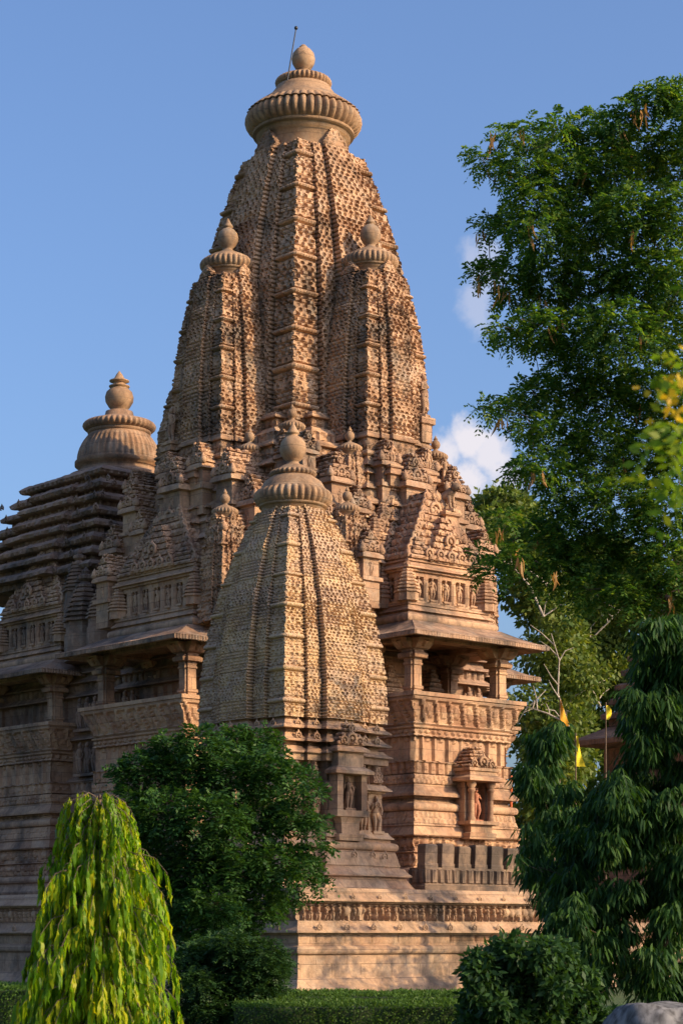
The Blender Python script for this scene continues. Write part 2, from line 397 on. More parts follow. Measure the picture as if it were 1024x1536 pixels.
def fig(s, t, h, cw, dep, seed=0.0):
    """row of carved people (and now and then an elephant or horse), t runs 0..1 over the height h"""
    ci = np.floor(s / cw + 1000); x = (s / cw + 1000 - ci - .5) * cw / h
    a = h2(ci, seed); x = x - (h2(ci, seed + 3) - .5) * .12
    sway = (h2(ci, seed + 5) - .5) * .25
    x = x - sway * (t - .5) * .6
    out = np.zeros_like(s)
    def blob(cx, cz, rx, rz, w=1.0):
        q = 1 - ((x - cx) / rx) ** 2 - ((t - cz) / rz) ** 2
        return w * np.sqrt(np.maximum(0, q))
    for b in (blob(0, .84, .085, .10, 1), blob(0, .62, .13, .17), blob(.03, .44, .12, .12, .95), blob(-.075, .22, .065, .24, .8), blob(.085, .20, .065, .24, .8),
              blob(.17, .58, .05, .2, .6), blob(-.19, .66, .05, .17, .6)):
        out = np.maximum(out, b)
    ele = np.maximum.reduce([blob(0, .55, .36, .32, 1), blob(.3, .6, .16, .2, 1), blob(.42, .35, .06, .3, .8), blob(-.25, .2, .08, .25, .8), blob(.1, .2, .08, .25, .8), blob(-.05, .9, .07, .14, .9)])
    out = np.where(a > .72, ele, out)
    return dep * (out - .35)
def crosses(s, z, w, h, dep):
    fs = np.abs((s / w) % 1 - .5); fz = np.abs((z / h) % 1 - .5)
    return np.where((fs < .3) & (fz < .3), -dep, 0)
def beads(s, w, a): return a * np.abs(np.cos(s / w * np.pi))

# ------------------------------------------------------------------ ribbed disc, pot finial, spires
def crown_parts(parent, R, z, kind, mat=ST_SMOOTH, n=160):
    """ribbed stone disc on a neck, then the pot finial"""
    mb = MB()
    ribs = int(np.clip(26 * R ** .5 + 6, 22, 46)); nn = ribs * 6
    mb.lathe([(R * .74, z - R * .42), (R * .74, z - R * .1), (R * .80, z - R * .08), (R * .80, z - R * .0), (R * .86, z), (R * .86, z + R * .05)], nn)
    H = R * (.36 if kind == 'main' else .40); t = np.linspace(0, 1, 13)
    pr = [(R * (.84 + .16 * math.sin(math.pi * a) ** .6), z + R * .05 + H * a, math.sin(math.pi * a) ** .35 if 0 < a < 1 else 0) for a in t]
    mb.lathe(pr, nn, ribs=ribs, amp=.10)
    z1 = z + R * .05 + H
    if kind == 'main':
        t = np.linspace(0, 1, 7)
        mb.lathe([(R * (.97 - .14 * a), z1 - R * .04 + R * .11 * a, 1) for a in t], nn, ribs=ribs, amp=.05)
        mb.lathe([(R * .84, z1 + R * .0), (R * .80, z1 + R * .09), (R * .70, z1 + R * .16), (R * .58, z1 + R * .25), (R * .50, z1 + R * .35), (R * .46, z1 + R * .42), (R * .42, z1 + R * .43)], nn)
        t = np.linspace(0, 1, 9)
        mb.lathe([(R * (.40 + .085 * math.sin(math.pi * a) ** .6), z1 + R * .43 + R * .15 * a, math.sin(math.pi * a) ** .4 if 0 < a < 1 else 0) for a in t], nn, ribs=ribs - 8, amp=.12)
        mb.lathe([(R * .38, z1 + R * .57), (R * .30, z1 + R * .61), (R * .17, z1 + R * .68)], nn)
        zk = z1 + R * .64; rp = R * .2
    elif kind == 'half':
        mb.lathe([(R * .84, z1 - .01), (R * .80, z1 + R * .04), (R * .62, z1 + R * .14), (R * .42, z1 + R * .22), (R * .35, z1 + R * .26)], nn)
        zk = z1 + R * .26; rp = R * .37
    else:
        mb.lathe([(R * .86, z1 - .01), (R * .80, z1 + R * .06), (R * .72, z1 + R * .2), (R * .55, z1 + R * .32), (R * .52, z1 + R * .34)], nn)
        t = np.linspace(0, 1, 9)
        mb.lathe([(R * (.50 + .10 * math.sin(math.pi * a) ** .6), z1 + R * .34 + R * .15 * a, math.sin(math.pi * a) ** .4 if 0 < a < 1 else 0) for a in t], nn, ribs=ribs - 6, amp=.12)
        mb.lathe([(R * .48, z1 + R * .49), (R * .38, z1 + R * .54), (R * .27, z1 + R * .62)], nn)
        zk = z1 + R * .58; rp = R * .34
    mb.build('ribbed_disc', mat, parent)
    f = MB()
    pr = [(rp * .75, zk - .02), (rp * .70, zk + rp * .12), (rp * .45, zk + rp * .3), (rp * .42, zk + rp * .42), (rp * .7, zk + rp * .62), (rp * .95, zk + rp * 1.05), (rp * 1.0, zk + rp * 1.4),
          (rp * .9, zk + rp * 1.85), (rp * .62, zk + rp * 2.2), (rp * .36, zk + rp * 2.35)]
    if kind == 'main': pr += [(rp * .34, zk + rp * 2.45), (rp * .15, zk + rp * 2.62), (0.01, zk + rp * 2.66)]
    else: pr += [(rp * .34, zk + rp * 2.42), (rp * .5, zk + rp * 2.5), (rp * .46, zk + rp * 2.6), (rp * .3, zk + rp * 2.85), (rp * .1, zk + rp * 3.25), (.01, zk + rp * 3.35)]
    f.lathe(pr, 40)
    f.build('pot_finial', mat, parent)
    return zk
def spire_plan(gap=1.0):
    side = [(-1, -1, 'k'), (-.64, -1, 'g'), (-.64, -.93, 'g'), (-.605, -.93, 'g'), (-.605, -1.06, 'p'), (-.37, -1.06, 'g'), (-.37, -.97, 'g'), (-.335, -.97, 'g'), (-.335, -1.17, 'b'),
            (.335, -1.17, 'g'), (.335, -.97, 'g'), (.37, -.97, 'g'), (.37, -1.06, 'p'), (.605, -1.06, 'g'), (.605, -.93, 'g'), (.64, -.93, 'g'), (.64, -1, 'k')]
    pts = []; tg = []
    for r in range(4):
        for x, y, t in side:
            for _ in range(r): x, y = -y, x
            pts.append((x, y)); tg.append(t)
    return pts, tg
def spire(name, parent, loc, kb, z0, z1, top, p, R, kind, ks=1.0, seg=1.34, ds=.055, dz=.045, mat=ST_MAIN, zc=None, dsb=.16):
    pts, tg = spire_plan()
    n = int((z1 - z0) / dz); z = np.linspace(z0, z1, n); t = (z - z0) / (z1 - z0)
    k = kb * (1 - (1 - top) * t ** p)
    # a flared lip at the foot of the spire
    mb = MB()
    sweep(mb, pts, np.stack([np.zeros(n), z], -1), spire_relief(ks, seg), ds, dsb, True, k, (0, 0), tg)
    # pointed plates closing the top of each central band
    kt = kb * top; w = .34 * kb * (1 - (1 - top) * .93 ** p)
    for r in range(4):
        mb.M = Matrix.Rotation(r * math.pi / 2, 4, 'Z')
        zz = np.linspace(z1 - .03, z1 + w * 1.25, 14); tt = np.linspace(0, 1, 14)
        st = np.floor(tt * 6) / 6
        y0 = -kt * 1.17 - .02 + tt * w * .25
        rectstack(mb, [(zz[i], -w * .92 * (1 - st[i]) - .03, w * .92 * (1 - st[i]) + .03, y0[i], y0[i] + .35 * w + .1) for i in range(14)], lambda e, s, z, L: honey(s, z, .15 * ks, .26 * ks, .06 * ks) + rough(s, z), .06)
    mb.M = None
    o = mb.build(name, mat, parent); o.location = loc
    crown_parts(o, R, (z1 + .42 * R) if zc is None else zc, kind)
    return o

def statue(mb, pos, h, yaw=0.0, seed=0, ped=True):
    """carved standing figure facing -y before it is turned by yaw"""
    r = random.Random(seed); sw = r.uniform(-.05, .05)
    keep = mb.M
    T = Matrix.Translation(pos) @ Matrix.Rotation(yaw, 4, 'Z') @ Matrix.Scale(h, 4)
    mb.M = T if keep is None else keep @ T
    a = r.uniform(-.03, .03)
    mb.tube([(-.065 + sw, 0, .50), (-.075, -.03, .28), (-.055, 0, .03), (-.055, -.05, .015)], [.085, .062, .04, .035], 7)
    mb.tube([(.065 + sw, 0, .50), (.085 + a, -.05, .29), (.06, .01, .03), (.06, -.05, .015)], [.085, .062, .04, .035], 7)
    mb.tube([(sw, 0, .46), (sw, 0, .53), (sw * .4, 0, .62), (-sw * .4, -.01, .73), (-sw * .5, 0, .79), (-sw * .4, 0, .83)], [.10, .115, .078, .10, .085, .035], 8)
    mb.ball((-sw * .2, -.01, .895), .068, 7, (.9, 1, 1.15)); mb.ball((-sw * .2, .02, .965), .042, 6)
    e = r.choice([(.2, .60, .12, .47), (.2, .62, .2, .78), (.19, .60, .05, .62), (.22, .66, .16, .90)])
    mb.tube([(-.12 - sw * .5, 0, .76), (-e[0], -.02, e[1]), (-e[2], -.06, e[3])], [.04, .033, .026], 6)
    e = r.choice([(.2, .60, .14, .46), (.2, .62, .08, .70), (.21, .60, .18, .42)])
    mb.tube([(.12 - sw * .5, 0, .76), (e[0], -.02, e[1]), (e[2], -.06, e[3])], [.04, .033, .026], 6)
    if ped: mb.box(-.2, .2, -.12, .12, -.07, .012)
    mb.M = keep
def arch(mb, x, y, z, r, yaw=0.0, dep=.12):
    """horseshoe-arch ornament facing -y (turned by yaw) with a peak"""
    keep = mb.M; T = Matrix.Translation((x, y, z)) @ Matrix.Rotation(yaw, 4, 'Z'); mb.M = T if keep is None else keep @ T
    a = np.linspace(-.25 * math.pi, 1.25 * math.pi, 13)
    pts = [(r * .72 * math.cos(t), 0, r * .72 * math.sin(t)) for t in a]
    mb.tube(pts, r * .24, 6); mb.ball((0, .0, r * .05), r * .3, 6, (1, .7, 1))
    mb.tube([(0, 0, r * .8), (0, 0, r * 1.35)], [r * .3, .01], 5)
    mb.M = keep
def pot_turret(mb, x, y, z, r, h, n=7):
    """little tower of stepped round-cornered slabs with a bulb on top"""
    pr = [(r * .95, 0), (r * .95, h * .2)]
    for i in range(n):
        t = i / n; rr = r * (1.12 - .75 * t ** 1.3); zz = h * (.2 + .62 * t); dz = h * .62 / n
        pr += [(rr * .82, zz), (rr, zz + dz * .1), (rr, zz + dz * .55), (rr * .82, zz + dz * .7)]
    pr += [(r * .2, h * .84), (r * .42, h * .88), (r * .42, h * .93), (r * .16, h * .96), (r * .2, h), (.01, h * 1.08)]
    mb.lathe(pr, 16, (x, y, z), ribs=8, amp=.13, smooth=False)

# ------------------------------------------------------------------ the temple
CX, CY = px(455, 1405, 76.0)[:2]
ROT = math.radians(41.5)
TM = Matrix.Translation((CX, CY, 0)) @ Matrix.Rotation(ROT, 4, 'Z')
PLAT_Z = 2.94
temple = thing('temple', 'large carved sandstone temple with a tall curved main spire and pillared balconies', 'temple', (CX, CY, PLAT_Z), ROT)
def part(parent=temple, name='p', M=None):
    return None
LOW = [('f', .3, .62), ('k', .26, .5, .14), ('f', .1, .34), ('r', .26, .36, .1), ('f', .06, .26), ('f', .42, .32, 'fig'), ('f', .05, .4), ('f', .50, .26, 'fig'), ('f', .06, .42),
       ('s', .30, .40, .24), ('f', .04, .30), ('s', .44, .22, .12, 'scroll'), ('r', .30, .10, .13), ('f', .20, 0, 'lat'), ('k', .42, .02, .24), ('f', .29, .08, 'scroll'), ('f', .05, -.02), ('f', .36, .05, 'blk'), ('f', .05, .1)]
def low_disp(bands):
    def f(tg, s, z, L):
        d = rough(s, z, .012)
        for nm, lst in bands.items():
            for a, b in lst:
                m = (z >= a) & (z <= b)
                t = (z - a) / (b - a); h = b - a
                if nm == 'fig': q = fig(s, t, h, h * .62, .13, a)
                elif nm == 'scroll': q = .035 * (np.sin(s * 2 * np.pi / .22) * np.sin(t * np.pi * 2) > .1) - .01
                elif nm == 'lat': q = crosses(s, z - a, .13, h / 1.0, .07)
                elif nm == 'blk': q = np.where(np.abs((s / .34) % 1 - .5) < .09, -.09, .03 * (np.hypot(((s / .34) % 1 - .0 + .5) % 1 - .5, (t - .5)) < .22))
                elif nm == 'pil':
                    u = (s / .62) % 1
                    q = np.where(np.abs(u - .5) > .40, .06 - .05 * (np.abs(np.abs(u - .5) - .46) < .02), -.05) + np.where((t > .8) & (np.abs(u - .5) < .32), .05 * (np.hypot((u - .5) * 2, (t - .9) * 2) < .3), 0)
                elif nm == 'dia': q = .06 * ((np.abs((s / .30) % 1 - .5) + np.abs(t - .5)) < .42) - .02
                elif nm == 'rail':
                    u = ((s + (z - a) * .45) / .62) % 1
                    q = np.where(u < .16, .07, np.where((u > .2) & (u < .25), .05, np.where(u > .93, .05, .04 * (np.hypot((u - .6) * 1.1, t - .5) < .26) - .03)))
                    q = np.where((t < .08) | (t > .9), .05, q)
                elif nm == 'niche':
                    u = (s / .64 + .5) % 1
                    q = np.where((np.abs(u - .5) < .27) & (t > .10) & (t < .84), -.24, np.where(np.abs(u - .5) > .38, .05, 0) - .03 * ((t > .7) & (np.abs(u - .5) > .42)))
                elif nm == 'hc': q = honey(s, z, .2, .3, .11)
                else: q = 0
                d = np.where(m, d + q, d)
        return d
    return f
def put(o, parent, M=None):
    """keep temple-frame geometry in place under its parent"""
    return o

def gable(mb, x0, hw, z0, z1, yf0, yf1, yb, courses=12, dep=.07, seed=1, sharp=1.15, honeyc=True):
    rows = []
    for i in range(courses):
        t0, t1 = i / courses, (i + 1) / courses
        w = hw * ((1 - t0) ** sharp * .9 + .1); yf = yf0 + (yf1 - yf0) * t0; za = z0 + (z1 - z0) * t0; zb = z0 + (z1 - z0) * t1
        for f_, o in ((0.0, -.05), (.22, -.05), (.23, .03), (.6, .04), (.99, -.01)):
            rows.append((za + (zb - za) * f_, x0 - w - o, x0 + w + o, yf - o, yb))
    rectstack(mb, rows, (lambda e, s, z, L: honey(s, z, .23, .34, dep) + rough(s, z, .02)) if honeyc else (lambda e, s, z, L: rough(s, z, .02)), .07)

def balcony(name, cx, cy, rot, q, w, seed, ds=.065, niche=False, big=True):
    """a pillared balcony with its moulded base, flared railing, eave, attic and stepped gables; outward is -y before rot"""
    R = Matrix.Translation((cx, cy, 0)) @ Matrix.Rotation(rot, 4, 'Z')
    rd = random.Random(seed)
    wb, qb = w - .28, q - .4
    mb = MB()
    segs = LOW + [('f', .80, -.04, 'pil'), ('f', .07, .08), ('f', .20, .03, 'dia'), ('f', .06, .11)]
    rows, bands, zt = segprof(PLAT_Z, segs, .045)
    sweep(mb, rect(-wb, wb, -qb, -3), rows, low_disp(bands), ds)
    b = mb.build('balcony', ST_WALL, temple)
    b.matrix_local = Matrix.Translation((0, 0, -PLAT_Z)) @ R
    # flared railing
    mb = MB(); n = 16
    rw = [(zt + .0, -wb - .02, wb + .02, -qb - .02, -qb + 3)]
    zr = 9.62
    for i in range(n + 1):
        t = i / n; o = .03 + .34 * t
        rw.append((zt + .03 + (zr - .16 - zt) * t, -wb - o, wb + o, -qb - o, -qb + 3))
    rw += [(zr - .13, -wb - .44, wb + .44, -qb - .44, -qb + 3), (zr, -wb - .44, wb + .44, -qb - .44, -qb + 3), (zr, -wb - .16, wb + .16, -qb - .16, -qb + 2.9), (zt + .05, -wb + .1, wb - .1, -qb + .1, -qb + 2.8)]
    lf = low_disp({'rail': [(zt + .06, zr - .16)]})
    rectstack(mb, rw, lambda e, s, z, L: lf('w', s, z, L), ds, (False, False))
    mb.build('railing', ST_WALL, b)
    # inner wall behind the pillars, with a small carved shrine front
    mb = MB()
    rows2, b2, _ = segprof(zt - .3, [('f', .7, 0), ('f', .06, .06), ('f', 1.3, 0, 'pil'), ('f', .06, .08), ('f', .9, 0.02)], .06)
    sweep(mb, rect(-wb + .45, wb - .45, -qb + 3.0, -3), rows2, low_disp(b2), .1)
    for sx in (-1, 1):
        mb.box(sx * 1.0 - .35, sx * 1.0 + .35, -qb + 2.2, -qb + 3.05, zt, 9.9)
        gable(mb, sx * 1.0, .36, 9.9, 10.9, -qb + 2.25, -qb + 2.5, -qb + 3.02, 6, .04)
    mb.build('inner_wall', ST_WALL, b)
    # pillars
    for sx in (-1, 1):
        for sy in (0, 1):
            mb = MB(); x, y = sx * (wb - .22), -qb + .3 + sy * 2.35
            mb.M = Matrix.Translation((x, y, 0))
            pl = [(-1, -.7), (-.7, -.7), (-.7, -1), (.7, -1), (.7, -.7), (1, -.7), (1, .7), (.7, .7), (.7, 1), (-.7, 1), (-.7, .7), (-1, .7)]
            z = np.array([zt, 9.75, 9.76, 9.86, 9.87, 10.55, 10.56, 10.62, 10.63, 10.78, 10.79, 10.86, 10.92, 10.96, 11.0, 11.05]); k = np.array([.25, .25, .29, .29, .24, .23, .27, .27, .24, .26, .40, .42, .42, .34, .3, .3])
            sweep(mb, pl, np.stack([np.zeros(len(z)), z], -1), lambda tg, s, z_, L: rough(s, z_, .008) + np.where((np.abs(s) < L * .2) & (z_ > 9.95) & (z_ < 10.5), -.02, 0), .08, .08, True, k)
            # bracket capital spreading to the beams
            rectstack(mb, [(11.05, -.30, .30, -.30, .30), (11.1, -.45, .45, -.3, .3), (11.28, -.62, .62, -.34, .34), (11.40, -.66, .66, -.34, .34)], None, .3)
            rectstack(mb, [(11.048, -.28, .28, -.29, .29), (11.1, -.29, .29, -.45, .45), (11.28, -.33, .33, -.62, .62), (11.397, -.33, .33, -.66, .66)], None, .3)
            for a in range(4):
                mb.tube([(.62 * math.cos(a * math.pi / 2), .62 * math.sin(a * math.pi / 2), 11.34), (.5 * math.cos(a * math.pi / 2), .5 * math.sin(a * math.pi / 2), 11.14)], [.13, .06], 7)
            mb.build('pillar', ST_WALL, b)
    # beam and eave
    mb = MB()
    mb.box(-wb, wb, -qb + .05, -qb + .55, 11.41, 11.72); mb.box(-wb, -wb + .5, -qb + .56, -3.5, 11.41, 11.72); mb.box(wb - .5, wb, -qb + .56, -3.5, 11.41, 11.72)
    mb.box(-wb + .51, wb - .51, -qb + .56, -3.5, 11.6, 11.75)
    mb.build('beam', ST_WALL, b)
    mb = MB(); xo, yo = w + .62, q + .62
    rw = [(11.76, -wb + .1, wb - .1, -qb + .15, -3.4), (11.34, -xo + .02, xo - .02, -yo + .02, -3.4), (11.36, -xo, xo, -yo, -3.4), (11.50, -xo, xo, -yo, -3.4), (11.53, -xo + .04, xo - .04, -yo + .04, -3.4)]
    for i in range(1, 9):
        t = i / 8; rw.append((11.53 + .52 * t ** 1.25, -xo + .04 + (xo - wb + .1) * t, xo - .04 - (xo - wb + .1) * t, -yo + .04 + (yo - qb + .2) * t, -3.4))
    rectstack(mb, rw, lambda e, s, z, L: np.where((z > 11.35) & (z < 11.6), .045 * np.abs(np.cos(s / .12 * np.pi)) ** .6 + .05 * (h2(np.floor(s / .5), e + seed) - .5), rough(s, z, .02)), .04, (False, False))
    mb.build('eave', ST_ROOF, b)
    # attic storey with niches
    wa, qa = w - .72, q - 1.15
    mb = MB()
    rows3, b3, z3 = segprof(11.9, [('f', .12, .18), ('r', .34, .2, .14), ('f', .08, .12), ('k', .2, .1, .14), ('f', .14, .16), ('f', 1.0, 0, 'niche'), ('f', .08, .1), ('k', .24, .02, .2), ('f', .06, .1)], .05)
    sweep(mb, rect(-wa, wa, -qa, -3), rows3, low_disp(b3), ds)
    for sx in (-1, 1): pot_turret(mb, sx * (wa + .05), -qa + .0, 12.75, .40, 1.35)
    at = mb.build('attic', ST_WALL, b)
    for i in range(-4, 5):
        if abs(i * .64) < wa - .3:
            mb = MB(); statue(mb, (i * .64, -qa + .06, 12.9), .78, 0, seed * 31 + i); mb.build('statue', ST_WALL, b)
    for i in range(0, 4):       # on the camera-side flank
        y = -qa + (i + .5) * .86 + (((qa - 3) / 2) % .86) * 0
    L = qa - 3; yc = -(qa + 3) / 2
    for i in range(-4, 5):
        y = yc + i * .64
        if y < -qa + 3.0 and y > -qa + .3:
            sx = -1 if rot == 0 else (-1 if math.cos(rot) > -.5 else 1)
            mb = MB(); statue(mb, (-wa + .07, y, 12.9), .78, -math.pi / 2, seed * 17 + i); mb.build('statue', ST_WALL, b)
    # stepped gables climbing back towards the spire
    mb = MB()
    gable(mb, 0, wa + .05, z3, z3 + 2.55, -qa - .02, -qa + .75, -3.2, 9, .08)
    for t in np.linspace(.03, .9, 9):
        for sx in (-1, 1):
            x = sx * ((wa + .05) * ((1 - t) ** 1.15 * .9 + .1)); mb.lathe([(.10, 0), (.15, .08), (.11, .2), (.01, .38)], 7, (x - sx * .05, -qa + .75 * t + .06, z3 + 2.55 * t))
    gable(mb, 0, wa * .55, z3, z3 + 1.6, -qa - .2, -qa + .1, -qa + 1, 7, .06)
    for sx in (-1, 1): gable(mb, sx * wa * .72, wa * .27, z3, z3 + .8, -qa - .14, -qa + .05, -qa + 1, 5, .05)
    for i in range(-2, 3):
        arch(mb, i * .5, -qa - .24 + abs(i) * .02, z3 + .24, .2)
    for t in np.linspace(.12, .92, 9):
        for sx in (-1, 1):
            x = sx * ((wa + .05) * ((1 - t) ** 1.15 * .9 + .1) + .02); z = z3 + 2.55 * t
            arch(mb, x, -qa + .75 * t - .02, z + .05, .2 - .05 * t)
            for d in (.7, 1.4, 2.1): arch(mb, x, -qa + .75 * t + d, z + .02, .17, sx * math.pi / 2)
    arch(mb, 0, -qa - .18, z3 + .75, .26); arch(mb, 0, -qa + .55, z3 + 1.95, .3)
    mb.build('gable', ST_WALL, b)
    mb = MB()
    hw2 = w + .15
    rows4, b4, z4 = segprof(11.95, [('f', .3, .1), ('r', .3, .1, .12), ('f', .25, .05), ('f', 1.05, -.06, 'pil'), ('k', .25, 0, .22), ('f', .12, .08), ('k', .2, -.1, .2)], .06)
    sweep(mb, rect(-hw2, hw2, -qa + 1.5, -3), rows4, low_disp(b4), ds * 1.2)
    for sx in (-1, 1):          # side aedicules with latticed windows
        rows5, b5, z5 = segprof(12.6, [('f', .15, .06), ('f', 1.35, 0, 'lat'), ('k', .18, .02, .12)], .06)
        sweep(mb, rect(sx * (hw2 - .1) - .42, sx * (hw2 - .1) + .42, -qa + 1.0, -qa + 1.6), rows5, lambda tg, s, z, L: rough(s, z, .01) + np.where((np.abs(s) < .24) & (z > 12.95) & (z < 13.95), crosses(s, z, .12, .12, .1) - .02, 0), .05)
        gable(mb, sx * (hw2 - .1), .46, z5, z5 + .85, -qa + .95, -qa + 1.2, -qa + 1.7, 6, .06)
        arch(mb, sx * (hw2 - .1), -qa + .9, z5 + .2, .22)
        pot_turret(mb, sx * (hw2 - .75), -qa + 1.15, 12.6, .36, 1.7)
    gable(mb, 0, hw2 - .15, z4, z4 + 2.9, -qa + 1.25, -qa + 2.2, -2.5, 11, .1)
    for sx in (-1, 1):
        for t, rr, hh in ((.02, .34, 1.0), (.25, .28, .8), (.5, .24, .65), (.72, .2, .55)): pot_turret(mb, sx * ((hw2 - .15) * ((1 - t) ** 1.15 * .9 + .1)), -qa + 1.35 + .95 * t, z4 + 2.9 * t - .05, rr, hh, 4)
    for t in np.linspace(.05, .95, 12):
        for sx in (-1, 1):
            x = sx * ((hw2 - .15) * ((1 - t) ** 1.15 * .9 + .1) + .02); z = z4 + 2.9 * t; y = -qa + 1.22 + .95 * t
            arch(mb, x, y, z + .05, .24 - .06 * t)
            arch(mb, x * .66, y - .06, z + .02, .2 - .04 * t)
            for d in (.7, 1.4): arch(mb, x, y + d, z, .2, sx * math.pi / 2)
    for z, r in ((z4 + .3, .34), (z4 + .9, .31), (z4 + 1.5, .28), (z4 + 2.1, .24)): arch(mb, 0, -qa + 1.18 + (z - z4) * .42, z, r)
    gable(mb, 0, hw2 - .9, z4 + .6, z4 + 4.5, -qa + 2.3, -qa + 3.3, -2.3, 13, .09)
    for t in np.linspace(.1, .95, 10):
        for sx in (-1, 1):
            arch(mb, sx * ((hw2 - .9) * ((1 - t) ** 1.15 * .9 + .1)), -qa + 2.28 + 1.0 * t, z4 + .6 + 3.9 * t, .24 - .05 * t)
    # bell stacks beside the upper gable
    for sx in (-1, 1): pot_turret(mb, sx * (hw2 - .35), -qa + 2.5, z4 - .1, .5, 1.5, 5)
    mb.build('stepped_roof', ST_ROOF, b)
    if niche:
        mb = MB(); nx = .25
        yf = -qb - .75
        rectstack(mb, [(4.85, nx - .62, nx + .62, yf + .05, -qb), (5.05, nx - .62, nx + .62, yf, -qb), (5.08, nx - .5, nx + .5, yf + .1, -qb), (5.3, nx - .5, nx + .5, yf + .1, -qb), (5.33, nx - .68, nx + .68, yf - .05, -qb), (5.45, nx - .68, nx + .68, yf - .05, -qb)], lambda e, s, z, L: np.where((z > 5.1) & (z < 5.28), crosses(s, z - 5.1, .12, .2, .04), rough(s, z, .008)), .06)
        mb.box(nx - .6, nx - .22, yf + .3, -qb, 5.45, 6.75); mb.box(nx + .36, nx + .6, yf + .3, -qb, 5.45, 6.75); mb.box(nx - .219, nx + .359, -qb - .12, -qb, 5.45, 6.75)
        for xx in (nx - .42, nx + .48):
            mb.lathe([(.13, 5.45), (.13, 5.55), (.095, 5.6), (.09, 6.4), (.13, 6.45), (.13, 6.52), (.1, 6.55), (.16, 6.65), (.16, 6.75)], 14, (xx, yf + .15, 0))
        rectstack(mb, [(6.75, nx - .66, nx + .66, yf - .02, -qb), (6.78, nx - .84, nx + .84, yf - .2, -qb), (6.88, nx - .84, nx + .84, yf - .2, -qb), (6.98, nx - .66, nx + .66, yf - .02, -qb), (7.1, nx - .62, nx + .62, yf + .02, -qb), (7.12, nx - .7, nx + .7, yf - .04, -qb), (7.22, nx - .7, nx + .7, yf - .04, -qb)], lambda e, s, z, L: np.where((z > 6.99) & (z < 7.1), beads(s, .1, .03), rough(s, z, .01)), .06)
        gable(mb, nx, .66, 7.22, 7.95, yf + .05, yf + .4, -qb, 6, .07)
        arch(mb, nx, yf, 7.42, .22); arch(mb, nx - .42, yf + .02, 7.36, .16); arch(mb, nx + .42, yf + .02, 7.36, .16)
        mb.build('wall_shrine', ST_WALL, b)
        mb = MB(); statue(mb, (nx + .05, yf + .42, 5.5), 1.12, 0, 5); mb.build('statue', plain('red_stone', (.36, .14, .08), .9), b)
    return b
bR = balcony('balcony', 0, 0, 0, 8.6, 2.5, 3, niche=True)
bL = balcony('balcony', 0, .1, -math.pi / 2, 7.7, 2.85, 4)
bF = balcony('balcony', 0, 0, math.pi / 2, 8.6, 2.5, 5, ds=.16)
bM = balcony('balcony', 0, 10.3, -math.pi / 2, 6.1, 2.75, 6, ds=.09)

def lion(mb, pos, h, yaw):
    """crouching carved lion facing -y, turned by yaw"""
    keep = mb.M; mb.M = Matrix.Translation(pos) @ Matrix.Rotation(yaw, 4, 'Z') @ Matrix.Scale(h, 4)
    mb.tube([(0, .5, .42), (0, .3, .5), (0, 0, .55), (0, -.25, .66), (0, -.4, .82)], [.16, .2, .19, .22, .17], 9)
    mb.ball((0, -.52, .92), .19, 8, (.95, 1.1, 1)); mb.ball((0, -.7, .86), .1, 6)
    for sx in (-1, 1):
        mb.tube([(sx * .14, -.28, .55), (sx * .16, -.34, .28), (sx * .15, -.38, .03), (sx * .15, -.48, .03)], [.11, .075, .06, .06], 7)
        mb.tube([(sx * .14, .42, .42), (sx * .19, .22, .28), (sx * .16, .45, .14), (sx * .16, .38, .03), (sx * .16, .28, .03)], [.14, .11, .07, .055, .055], 7)
        mb.ball((sx * .11, -.45, 1.08), .06, 5)
    mb.tube([(0, .58, .4), (0, .74, .52), (0, .72, .75), (0, .6, .88)], [.05, .04, .04, .06], 6)
    mb.box(-.3, .3, -.6, .62, -.1, .02); mb.M = keep

